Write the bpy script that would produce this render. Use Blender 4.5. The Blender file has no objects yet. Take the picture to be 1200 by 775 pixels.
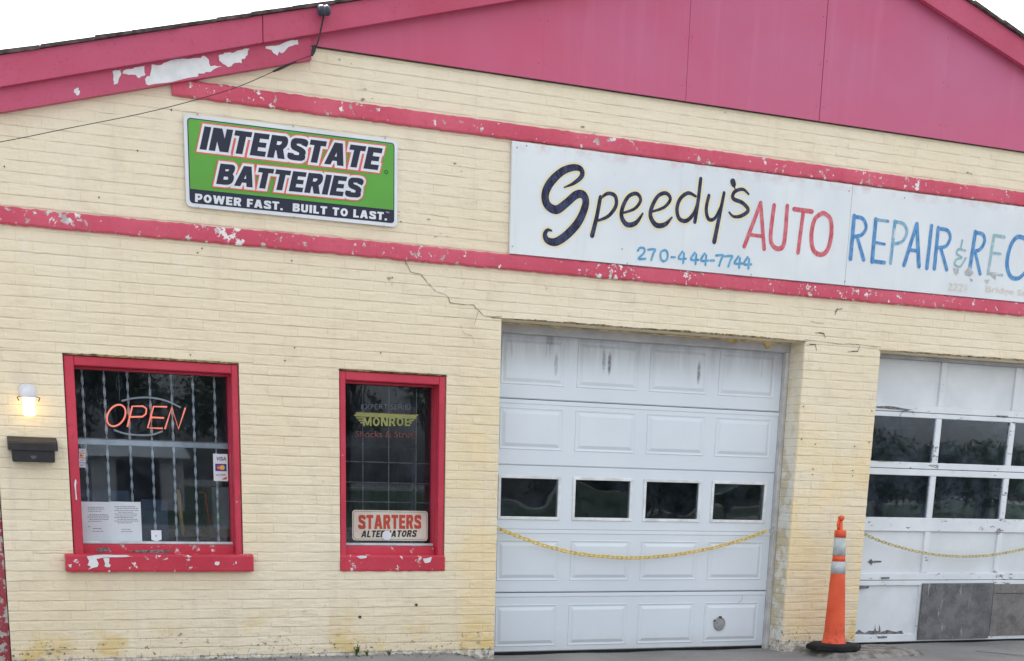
import bpy, bmesh, math, random
from mathutils import Vector, Matrix
random.seed(7)
R = math.radians
sc = bpy.context.scene
col = sc.collection

# ------------------------------------------------------------------ camera
FPX, PX, PY = 1568.64, 591.55, 975.96          # focal length and optical axis of the photograph in its own pixels
DIST, EYE = 9.699, 1.33
def rotm(a, b, c):
    ca, sa = math.cos(a), math.sin(a); cb, sb = math.cos(b), math.sin(b); cc, sn = math.cos(c), math.sin(c)
    return (Matrix(((ca, sa, 0), (-sa, ca, 0), (0, 0, 1))) @ Matrix(((1, 0, 0), (0, cb, -sb), (0, sb, cb)))
            @ Matrix(((cc, 0, sn), (0, 1, 0), (-sn, 0, cc))))
RM = rotm(0.396047897, -0.254680301, -0.0253902547)
cd = bpy.data.cameras.new('camera'); cam = bpy.data.objects.new('camera', cd); col.objects.link(cam)
rt, up, fw = RM @ Vector((1, 0, 0)), RM @ Vector((0, 0, 1)), RM @ Vector((0, 1, 0))
cam.matrix_world = Matrix(((rt.x, up.x, -fw.x, 0), (rt.y, up.y, -fw.y, -DIST), (rt.z, up.z, -fw.z, EYE), (0, 0, 0, 1)))
cd.sensor_width = 36; cd.lens = FPX / 1200 * 36
cd.shift_x = (600 - PX) / 1200; cd.shift_y = (PY - 387.5) / 1200
cd.clip_start = 0.1; cd.clip_end = 2000
sc.camera = cam

# ------------------------------------------------------------------ sky, sun, exposure
SUN_EL, SUN_AZ = 60, 0
w = bpy.data.worlds.new('World'); sc.world = w; w.use_nodes = True
nt = w.node_tree; nt.nodes.clear()
sky = nt.nodes.new('ShaderNodeTexSky'); sky.sky_type = 'NISHITA'; sky.sun_disc = False
sky.sun_elevation = R(SUN_EL); sky.sun_rotation = R(SUN_AZ); sky.dust_density = 4; sky.air_density = 1.2
hs = nt.nodes.new('ShaderNodeHueSaturation'); hs.inputs['Saturation'].default_value = 0.22
bg = nt.nodes.new('ShaderNodeBackground'); bg.inputs['Strength'].default_value = 0.15
wo = nt.nodes.new('ShaderNodeOutputWorld')
nt.links.new(sky.outputs[0], hs.inputs['Color']); nt.links.new(hs.outputs[0], bg.inputs[0]); nt.links.new(bg.outputs[0], wo.inputs[0])
sl = bpy.data.lights.new('sun', 'SUN'); sun = bpy.data.objects.new('sun', sl); col.objects.link(sun)
sl.energy = 0.8; sl.angle = R(25); sl.color = (1, .97, .93)
d = Vector((math.sin(R(SUN_AZ)) * math.cos(R(SUN_EL)), math.cos(R(SUN_AZ)) * math.cos(R(SUN_EL)), math.sin(R(SUN_EL))))
sun.rotation_euler = d.to_track_quat('Z', 'Y').to_euler()
sc.view_settings.view_transform = 'Standard'; sc.view_settings.look = 'None'
sc.view_settings.gamma = 1; sc.view_settings.use_curve_mapping = False
sc.view_settings.exposure = 1.60
sc.render.engine = 'CYCLES'

# ------------------------------------------------------------------ helpers
def P(px, py, Y=0.0):
    """point of the plane y=Y that the photograph shows at pixel (px, py)"""
    dr = RM @ Vector(((px - PX) / FPX, 1, -(py - PY) / FPX))
    t = (Y + DIST) / dr.y
    return Vector((dr.x * t, Y, EYE + dr.z * t))
def ZX(ox, oy, s, pts): return [(ox + x / s, oy + y / s) for x, y in pts]
def PP(pts, Y=0.0): return [P(x, y, Y) for x, y in pts]
def lin(r, g, b):
    f = lambda c: (c / 255 / 12.92) if c / 255 <= .04045 else ((c / 255 + .055) / 1.055) ** 2.4
    return (f(r), f(g), f(b), 1)

W = {}
class MB:
    def __init__(s): s.v = []; s.f = []
    def add(s, vs, fs):
        n = len(s.v); s.v += [Vector(v) for v in vs]; s.f += [[i + n for i in f] for f in fs]; return s
    def box(s, x0, x1, y0, y1, z0, z1):
        return s.add([(x0,y0,z0),(x1,y0,z0),(x1,y1,z0),(x0,y1,z0),(x0,y0,z1),(x1,y0,z1),(x1,y1,z1),(x0,y1,z1)],
                     [(0,3,2,1),(4,5,6,7),(0,1,5,4),(1,2,6,5),(2,3,7,6),(3,0,4,7)])
    def bbox(s, x0, x1, y0, y1, z0, z1, b=.004):
        """box whose front (towards -y) edges are chamfered"""
        b = min(b, (x1-x0)*.45, (z1-z0)*.45, (y1-y0)*.9)
        v = [(x0,y1,z0),(x1,y1,z0),(x1,y1,z1),(x0,y1,z1),
             (x0,y0+b,z0),(x1,y0+b,z0),(x1,y0+b,z1),(x0,y0+b,z1),
             (x0+b,y0,z0+b),(x1-b,y0,z0+b),(x1-b,y0,z1-b),(x0+b,y0,z1-b)]
        return s.add(v, [(3,2,1,0),(0,1,5,4),(1,2,6,5),(2,3,7,6),(3,0,4,7),(4,5,9,8),(5,6,10,9),(6,7,11,10),(7,4,8,11),(8,9,10,11)])
    def prism(s, pts, y0, y1):
        """polygon of (x,z) points given counter-clockwise as seen from -y, from front y0 to back y1"""
        n = len(pts); v = [(p[0], y0, p[1]) for p in pts] + [(p[0], y1, p[1]) for p in pts]
        f = [list(range(n)), list(range(2*n-1, n-1, -1))] + [(i, i+n, (i+1) % n + n, (i+1) % n) for i in range(n)]
        return s.add(v, f)
    def tube(s, pts, r, k=6, closed=False, cap=True):
        pts = [Vector(p) for p in pts]; n = len(pts); b = len(s.v); prev = None
        rr = r if isinstance(r, (list, tuple)) else [r] * n
        for i, p in enumerate(pts):
            a = pts[(i-1) % n] if (closed or i > 0) else p; c = pts[(i+1) % n] if (closed or i < n-1) else p
            t = (c - a).normalized()
            if prev is None:
                u = t.cross(Vector((0,0,1)) if abs(t.z) < .9 else Vector((1,0,0))).normalized()
            else: u = (prev - t * prev.dot(t)).normalized()
            prev = u; w_ = t.cross(u)
            for j in range(k):
                an = 2*math.pi*j/k; s.v.append(p + (u*math.cos(an) + w_*math.sin(an)) * rr[i])
        m = n if closed else n-1
        for i in range(m):
            for j in range(k):
                s.f.append([b+i*k+j, b+i*k+(j+1)%k, b+((i+1)%n)*k+(j+1)%k, b+((i+1)%n)*k+j])
        if cap and not closed:
            s.f.append([b+j for j in range(k)][::-1]); s.f.append([b+(n-1)*k+j for j in range(k)])
        return s
    def lathe(s, prof, c, k=24, caps=True):
        b = len(s.v); c = Vector(c)
        for r, z in prof:
            for j in range(k):
                a = 2*math.pi*j/k; s.v.append(c + Vector((r*math.cos(a), r*math.sin(a), z)))
        for i in range(len(prof)-1):
            for j in range(k): s.f.append([b+i*k+j, b+i*k+(j+1)%k, b+(i+1)*k+(j+1)%k, b+(i+1)*k+j])
        if caps:
            s.f.append([b+j for j in range(k)][::-1]); s.f.append([b+(len(prof)-1)*k+j for j in range(k)])
        return s
    def disc_y(s, c, r, y0, y1, k=24, rx=1):
        pts = [(c[0]+r*rx*math.cos(2*math.pi*j/k), c[2]+r*math.sin(2*math.pi*j/k)) for j in range(k)]
        return s.prism(pts, y0, y1)
    def ribbon(s, pts, ws, y, dy=0.0):
        """flat brush stroke lying on the plane y, round ended"""
        n = len(pts); L = []; Rr = []
        ws = ws if isinstance(ws, (list, tuple)) else [ws] * n
        for i, p in enumerate(pts):
            a = pts[max(i-1, 0)]; c = pts[min(i+1, n-1)]
            t = Vector((c[0]-a[0], c[1]-a[1]));
            if t.length < 1e-9: t = Vector((1, 0))
            t.normalize(); nn = Vector((-t.y, t.x)) * ws[i] / 2
            L.append((p[0]+nn.x, y-2e-6*i, p[1]+nn.y)); Rr.append((p[0]-nn.x, y-2e-6*i, p[1]-nn.y))
        return s.add(L + Rr, [(i, n+i, n+i+1, i+1) for i in range(n-1)])

def tag(o, label=None, cat=None, group=None, kind=None):
    if label: o['label'] = label
    if cat: o['category'] = cat
    if group: o['group'] = group
    if kind: o['kind'] = kind
    return o
def link(o, parent, origin):
    col.objects.link(o); W[o] = Vector(origin)
    if parent: o.parent = parent; o.location = Vector(origin) - W[parent]
    else: o.location = origin
    return o
def thing(name, loc, label, cat, group=None):
    o = bpy.data.objects.new(name, None); o.empty_display_size = .2
    link(o, None, loc); return tag(o, label, cat, group)
def part(name, loc, parent):
    o = bpy.data.objects.new(name, None); o.empty_display_size = .1
    return link(o, parent, loc)
def obj(name, mb, mat, parent=None, smooth=False, origin=None, recalc=False, bev=0):
    me = bpy.data.meshes.new(name)
    if origin is None:
        xs = [v.x for v in mb.v]; ys = [v.y for v in mb.v]; zs = [v.z for v in mb.v]
        origin = Vector(((min(xs)+max(xs))/2, (min(ys)+max(ys))/2, min(zs)))
    origin = Vector(origin)
    me.from_pydata([tuple(v - origin) for v in mb.v], [], mb.f)
    if recalc or bev:
        bm = bmesh.new(); bm.from_mesh(me)
        if recalc: bmesh.ops.recalc_face_normals(bm, faces=bm.faces)
        if bev: bmesh.ops.bevel(bm, geom=[e for e in bm.edges if e.is_manifold and e.calc_face_angle(0) > .5], offset=bev, segments=2, affect='EDGES', clamp_overlap=True)
        bm.to_mesh(me); bm.free()
    if smooth:
        for p in me.polygons: p.use_smooth = True
    me.materials.append(mat)
    return link(bpy.data.objects.new(name, me), parent, origin)
def smooth_pts(pts, n=5):
    out = []
    P_ = [pts[0]] + list(pts) + [pts[-1]]; dim = len(pts[0])
    for i in range(1, len(P_)-2):
        for k in range(n):
            t = k/n; a, b, c, d_ = P_[i-1], P_[i], P_[i+1], P_[i+2]
            out.append(tuple(.5*((2*b[j]) + (-a[j]+c[j])*t + (2*a[j]-5*b[j]+4*c[j]-d_[j])*t*t + (-a[j]+3*b[j]-3*c[j]+d_[j])*t**3) for j in range(dim)))
    out.append(tuple(pts[-1])); return out

# ------------------------------------------------------------------ materials
class NT:
    def __init__(s, name):
        s.m = bpy.data.materials.new(name); s.m.use_nodes = True; s.t = s.m.node_tree; s.b = s.t.nodes['Principled BSDF']
        s.geo = s.n('ShaderNodeNewGeometry'); s.pos = s.geo.outputs['Position']
    def n(s, ty, **k):
        x = s.t.nodes.new(ty)
        for a, v in k.items(): setattr(x, a, v)
        return x
    def l(s, a, b): s.t.links.new(a, b)
    def noise(s, scale, detail=4, rough=.55, vec=None, stretch=None, dist=0):
        x = s.n('ShaderNodeTexNoise'); x.inputs['Scale'].default_value = scale; x.inputs['Detail'].default_value = detail
        x.inputs['Roughness'].default_value = rough; x.inputs['Distortion'].default_value = dist
        v = vec or s.pos
        if stretch:
            mp = s.n('ShaderNodeMapping'); mp.inputs['Scale'].default_value = stretch; s.l(v, mp.inputs['Vector']); v = mp.outputs[0]
        s.l(v, x.inputs['Vector']); return x.outputs['Fac']
    def ramp(s, fac, a, b, lo=0, hi=1):
        x = s.n('ShaderNodeMapRange'); x.interpolation_type = 'SMOOTHSTEP'
        x.inputs['From Min'].default_value = a; x.inputs['From Max'].default_value = b
        x.inputs['To Min'].default_value = lo; x.inputs['To Max'].default_value = hi; s.l(fac, x.inputs['Value']); return x.outputs[0]
    def math(s, op, a, b=None):
        x = s.n('ShaderNodeMath', operation=op)
        for i, v in enumerate((a, b)):
            if v is None: continue
            if isinstance(v, (int, float)): x.inputs[i].default_value = v
            else: s.l(v, x.inputs[i])
        return x.outputs[0]
    def mix(s, fac, a, b, mode='MIX'):
        x = s.n('ShaderNodeMix', data_type='RGBA', blend_type=mode)
        if isinstance(fac, (int, float)): x.inputs[0].default_value = fac
        else: s.l(fac, x.inputs[0])
        for i, v in ((6, a), (7, b)):
            if isinstance(v, tuple): x.inputs[i].default_value = v if len(v) == 4 else (*v, 1)
            else: s.l(v, x.inputs[i])
        return x.outputs[2]
    def xyz(s):
        x = s.n('ShaderNodeSeparateXYZ'); s.l(s.pos, x.inputs[0]); return x.outputs
    def bump(s, h, strength=.3, dist=.01):
        x = s.n('ShaderNodeBump'); x.inputs['Strength'].default_value = strength; x.inputs['Distance'].default_value = dist
        s.l(h, x.inputs['Height']); s.l(x.outputs[0], s.b.inputs['Normal'])
    def done(s, c, rough=.7, spec=.3, metal=0):
        if isinstance(c, tuple): s.b.inputs['Base Color'].default_value = c if len(c) == 4 else (*c, 1)
        else: s.l(c, s.b.inputs['Base Color'])
        s.b.inputs['Roughness'].default_value = rough; s.b.inputs['Specular IOR Level'].default_value = spec
        s.b.inputs['Metallic'].default_value = metal; return s.m

def simple(name, c, rough=.6, var=.12, scale=9, bump=.1, spec=.3, metal=0):
    t = NT(name); n = t.noise(scale, 5)
    dark = tuple(x*(1-var*2) for x in c[:3]); light = tuple(min(1, x*(1+var)) for x in c[:3])
    t.bump(t.noise(scale*7, 3), bump, .003)
    return t.done(t.mix(t.ramp(n, .3, .7), dark, light), rough, spec, metal)

def wall_mat():
    t = NT('painted_brick'); x, y, z = t.xyz()
    big = t.noise(.7, 3); mid = t.noise(4.5, 5); fine = t.noise(34, 4)
    base = t.mix(t.ramp(big, .35, .68), (.76, .655, .465), (.79, .705, .54))
    up_ = t.ramp(z, 1.3, 3.0)                                            # paint weathered paler higher up
    base = t.mix(t.math('MULTIPLY', up_, .55), base, (.765, .685, .53))
    base = t.mix(t.math('MULTIPLY', t.ramp(mid, .50, .72), .42), base, (.62, .53, .40))
    base = t.mix(t.math('MULTIPLY', t.ramp(t.noise(9, 4, .6, stretch=(1, 1, .35)), .6, .78), .45), base, (.80, .77, .70))
    # newer yellower paint beside the garage opening and on the pier
    near = t.math('MULTIPLY', t.ramp(x, 3.35, 3.75), t.ramp(x, 7.5, 7.3)); lowz = t.ramp(z, 2.5, 1.2)
    yel = t.math('MULTIPLY', t.math('MULTIPLY', near, lowz), t.ramp(t.noise(2.2, 3), .38, .6))
    base = t.mix(t.math('MULTIPLY', yel, .65), base, (.80, .64, .36))
    # yellow and rusty blotches low on the wall
    low = t.ramp(z, .50, .10)
    base = t.mix(t.math('MULTIPLY', t.math('MULTIPLY', low, t.ramp(t.noise(3.1, 4), .50, .66)), .65), base, (.66, .47, .13))
    # rain streaks under sills and bands
    st = t.ramp(t.noise(7, 3, .6, stretch=(1, 1, .06)), .55, .78)
    base = t.mix(t.math('MULTIPLY', st, .22), base, (.50, .44, .36))
    # grey dirt, worn spots
    g = t.ramp(t.noise(17, 6, .7), .60, .70); gm = t.ramp(t.noise(1.3, 2), .52, .68)
    base = t.mix(t.math('MULTIPLY', t.math('MULTIPLY', g, gm), .7), base, (.36, .33, .29))
    base = t.mix(t.math('MULTIPLY', t.ramp(t.noise(60, 4, .7), .69, .74), .6), base, (.22, .19, .16))
    # old, unpainted patches on the inner side of the pier
    side = t.ramp(y, .012, .02)
    base = t.mix(t.math('MULTIPLY', side, t.ramp(z, 2.2, 1.2, .25, .8)), base, t.mix(t.ramp(t.noise(6, 5, .6), .46, .56), (.50, .44, .31), (.66, .67, .66)))
    # bare, whitish grey masonry at the foot
    foot = t.math('ADD', t.ramp(z, .13, .05, 0, .75), t.math('MULTIPLY', t.ramp(z, .26, .05), t.noise(8, 5, .7)))
    footm = t.ramp(t.math('MULTIPLY', foot, t.noise(11, 5, .7)), .36, .5)
    fc = t.mix(t.ramp(t.noise(23, 5, .7), .42, .6), (.40, .37, .31), (.70, .67, .60))
    base = t.mix(footm, base, fc)
    sp = t.math('MULTIPLY', t.ramp(z, .32, .08), t.ramp(t.noise(30, 4, .7), .59, .65))
    base = t.mix(sp, base, (.08, .065, .05))
    t.bump(t.math('ADD', t.math('ADD', t.math('MULTIPLY', mid, .6), t.math('MULTIPLY', fine, .5)), t.math('MULTIPLY', t.noise(16, 3, .5, stretch=(.45, 1, 1.6)), 1.3)), .7, .009)
    return t.done(base, .62, .35)
def trim_mat(name, c1, c2, chip=.66, white=(.74, .74, .74), chipscale=22, zone=None, bump=.4):
    """paint that has chipped to pale undercoat in shapes of its own"""
    t = NT(name)
    base = t.mix(t.ramp(t.noise(1.6, 4), .3, .7), c1, c2)
    base = t.mix(t.math('MULTIPLY', t.ramp(t.noise(40, 3), .55, .75), .35), base, tuple(x*.6 for x in c1))
    n = t.math('ADD', t.math('MULTIPLY', t.noise(chipscale, 5, .65), .75), t.math('MULTIPLY', t.noise(3.0, 2), .25))
    m = t.ramp(n, chip, chip+.012)
    under = t.mix(t.ramp(t.noise(15, 3), .4, .6), white, (.40, .38, .36))
    base = t.mix(m, base, under)
    t.bump(t.math('ADD', t.noise(30, 4), t.math('MULTIPLY', m, -.8)), bump, .004)
    return t.done(base, .5, .35)
def pink_panel():
    t = NT('magenta_panel_paint'); x, y, z = t.xyz()
    base = t.mix(t.ramp(t.math('ADD', t.math('MULTIPLY', x, .06), t.noise(.9, 4)), .5, 1.05), (.49, .070, .145), (.48, .120, .235))
    base = t.mix(t.math('MULTIPLY', t.ramp(t.noise(9, 3, .6, stretch=(1, 1, .05)), .5, .75), .22), base, (.58, .20, .32))
    base = t.mix(t.math('MULTIPLY', t.ramp(z, 4.6, 4.12), .38), base, (.55, .085, .165))
    t.bump(t.noise(60, 3, stretch=(1, 1, .1)), .12, .003)
    return t.done(base, .5, .4)
def white_wood():
    t = NT('weathered_white_wood')
    base = t.mix(t.ramp(t.noise(3, 4), .3, .7), (.66, .70, .74), (.74, .78, .82))
    ch = t.math('ADD', t.math('MULTIPLY', t.noise(26, 5, .7, stretch=(.35, 1, 1)), .7), t.math('MULTIPLY', t.noise(3.5, 2), .3))
    m = t.ramp(ch, .59, .615)
    base = t.mix(m, base, t.mix(t.ramp(t.noise(40, 3), .4, .6), (.16, .16, .17), (.42, .42, .43)))
    base = t.mix(t.math('MULTIPLY', t.ramp(t.noise(5, 4, stretch=(1, 1, .3)), .5, .8), .3), base, (.5, .52, .54))
    t.bump(t.math('ADD', t.noise(50, 3, stretch=(.2, 1, 1)), t.math('MULTIPLY', m, -1)), .4, .003)
    return t.done(base, .55, .3)
def steel_door(name='white_steel_door', streaks=True):
    t = NT(name); x, y, z = t.xyz()
    base = t.mix(t.ramp(t.noise(1.5, 4), .3, .7), (.64, .70, .765), (.68, .74, .80))
    # grime washed down from the head of the door
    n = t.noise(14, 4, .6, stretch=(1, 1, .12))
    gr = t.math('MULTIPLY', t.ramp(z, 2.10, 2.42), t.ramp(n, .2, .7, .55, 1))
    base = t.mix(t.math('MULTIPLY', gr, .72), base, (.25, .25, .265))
    for (sx_, sz_, a_) in SPOTS:
        ddx = t.math('MULTIPLY', t.math('ADD', x, -sx_), 1/.016); ddz = t.math('MULTIPLY', t.math('ADD', z, -sz_), 1/.085)
        d2 = t.math('ADD', t.math('MULTIPLY', ddx, ddx), t.math('MULTIPLY', ddz, ddz))
        base = t.mix(t.math('MULTIPLY', t.math('MULTIPLY', t.ramp(d2, 1.6, .1), t.ramp(t.noise(30, 3), .3, .6, .4, 1)), a_), base, (.13, .13, .145))
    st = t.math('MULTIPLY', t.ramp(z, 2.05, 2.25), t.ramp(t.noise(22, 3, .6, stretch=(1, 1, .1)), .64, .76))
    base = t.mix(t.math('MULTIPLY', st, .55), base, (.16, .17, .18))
    ft = t.math('MULTIPLY', t.ramp(z, .22, .0), t.noise(9, 4))
    base = t.mix(t.math('MULTIPLY', ft, .55), base, (.45, .43, .40))
    base = t.mix(t.math('MULTIPLY', t.ramp(t.noise(45, 4, .7), .68, .74), .35), base, (.3, .3, .3))
    t.bump(t.noise(5, 3), .08, .01)
    return t.done(base, .42, .4)
def sign_white():
    t = NT('sign_white_paint'); x, y, z = t.xyz()
    base = t.mix(t.ramp(t.noise(1.3, 4), .3, .7), (.64, .69, .73), (.72, .76, .79))
    edge = t.math('MULTIPLY', t.ramp(z, 3.60, 3.69), t.ramp(t.noise(9, 5, .7), .42, .66))
    base = t.mix(t.math('MULTIPLY', edge, .55), base, (.56, .36, .40))
    base = t.mix(t.math('MULTIPLY', t.ramp(t.noise(11, 3, .6, stretch=(1, 1, .08)), .55, .75), .18), base, (.50, .50, .48))
    base = t.mix(t.math('MULTIPLY', t.ramp(t.noise(55, 4, .7), .69, .73), .7), base, (.25, .23, .22))
    t.bump(t.noise(20, 3), .1, .003)
    return t.done(base, .5, .35)
def brush(name, c1, c2, fade=0.0, under=(.68, .73, .77)):
    t = NT(name)
    base = t.mix(t.ramp(t.noise(30, 4, .7, stretch=(1, 1, .5)), .38, .62), c1, c2)
    if fade: base = t.mix(t.ramp(t.noise(9, 5, .7), .62-fade*.35, .80-fade*.35), base, under)
    return t.done(base, .5, .3)
def glass_mat(name='window_glass', wav=0.0, dirt_sheen=.020):
    m = bpy.data.materials.new(name); m.use_nodes = True; t = m.node_tree; t.nodes.clear()
    o = t.nodes.new('ShaderNodeOutputMaterial'); g = t.nodes.new('ShaderNodeBsdfGlossy'); tr = t.nodes.new('ShaderNodeBsdfTransparent')
    df = t.nodes.new('ShaderNodeBsdfDiffuse'); fr = t.nodes.new('ShaderNodeFresnel'); mx = t.nodes.new('ShaderNodeMixShader'); m2 = t.nodes.new('ShaderNodeMixShader')
    g.inputs['Roughness'].default_value = .016; tr.inputs[0].default_value = (.86, .89, .92, 1); g.inputs[0].default_value = (.85, .93, 1, 1)
    fr.inputs['IOR'].default_value = 1.42
    geo = t.nodes.new('ShaderNodeNewGeometry')
    if wav:
        n = t.nodes.new('ShaderNodeTexNoise'); n.inputs['Scale'].default_value = 1.6; n.inputs['Detail'].default_value = 1
        t.links.new(geo.outputs['Position'], n.inputs['Vector'])
        b = t.nodes.new('ShaderNodeBump'); b.inputs['Strength'].default_value = 1; b.inputs['Distance'].default_value = wav
        t.links.new(n.outputs['Fac'], b.inputs['Height']); t.links.new(b.outputs[0], g.inputs['Normal'])
    df.inputs[0].default_value = (.42, .52, .70, 1)  # bluish film: dirt, with hazy sky reflection painted into its colour
    n2 = t.nodes.new('ShaderNodeTexNoise'); n2.inputs['Scale'].default_value = 6; n2.inputs['Detail'].default_value = 6; n2.inputs['Roughness'].default_value = .7
    t.links.new(geo.outputs['Position'], n2.inputs['Vector'])
    mr = t.nodes.new('ShaderNodeMapRange'); mr.inputs['From Min'].default_value = .45; mr.inputs['From Max'].default_value = .85
    mr.inputs['To Min'].default_value = dirt_sheen*.3; mr.inputs['To Max'].default_value = dirt_sheen*2.5
    t.links.new(n2.outputs['Fac'], mr.inputs['Value'])
    t.links.new(fr.outputs[0], mx.inputs[0]); t.links.new(tr.outputs[0], mx.inputs[1]); t.links.new(g.outputs[0], mx.inputs[2])
    t.links.new(mr.outputs[0], m2.inputs[0]); t.links.new(mx.outputs[0], m2.inputs[1]); t.links.new(df.outputs[0], m2.inputs[2])
    t.links.new(m2.outputs[0], o.inputs[0]); return m
def emit(name, c, s):
    m = bpy.data.materials.new(name); m.use_nodes = True; b = m.node_tree.nodes['Principled BSDF']
    b.inputs['Base Color'].default_value = c; b.inputs['Emission Color'].default_value = c; b.inputs['Emission Strength'].default_value = s
    return m
def orange_mat():
    t = NT('scuffed_orange_plastic'); x, y, z = t.xyz()
    base = t.mix(t.ramp(t.noise(6, 4), .3, .7), (.66, .080, .028), (.76, .115, .045))
    base = t.mix(t.math('MULTIPLY', t.ramp(z, .45, .08), t.ramp(t.noise(22, 5, .7, dist=1.5), .52, .64)), base, (.40, .055, .025))
    base = t.mix(t.math('MULTIPLY', t.ramp(t.noise(40, 4, .7, stretch=(1, 1, .2)), .62, .7), .5), base, (.75, .22, .13))
    t.bump(t.noise(14, 3), .2, .006)
    return t.done(base, .5, .35)
def board_mat(name, c1, c2):
    t = NT(name)
    base = t.mix(t.ramp(t.noise(7, 6, .7), .35, .65), c1, c2)
    base = t.mix(t.math('MULTIPLY', t.ramp(t.noise(90, 4, .7, stretch=(1, 1, .6)), .5, .68), .35), base, (.34, .34, .34))
    base = t.mix(t.math('MULTIPLY', t.ramp(t.noise(16, 5, .7, stretch=(1, 1, .25)), .58, .68), t.ramp(t.noise(2.2, 2), .45, .6)), base, (.36, .36, .37))
    base = t.mix(t.math('MULTIPLY', t.ramp(t.noise(4, 4, .6, dist=1), .58, .7), .5), base, (.07, .065, .06))
    t.bump(t.noise(50, 4), .2, .003)
    return t.done(base, .7, .3)
def ground_mat():
    t = NT('worn_concrete')
    base = t.mix(t.ramp(t.noise(1.2, 5), .3, .7), (.20, .195, .19), (.29, .285, .275))
    base = t.mix(t.math('MULTIPLY', t.ramp(t.noise(60, 4, .7), .5, .7), .5), base, (.13, .125, .12))
    base = t.mix(t.math('MULTIPLY', t.ramp(t.noise(5, 5, .7), .58, .72), .5), base, (.14, .13, .12))
    t.bump(t.noise(70, 4), .4, .006)
    return t.done(base, .85, .2)
SPOTS = [(P(651, 427, .25).x, P(651, 427, .25).z, .5), (P(713.5, 426, .25).x, P(713.5, 426, .25).z, .95), (P(707, 423, .25).x, P(707, 423, .25).z, .6), (P(818, 437, .25).x, P(818, 437, .25).z, .8)]
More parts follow.
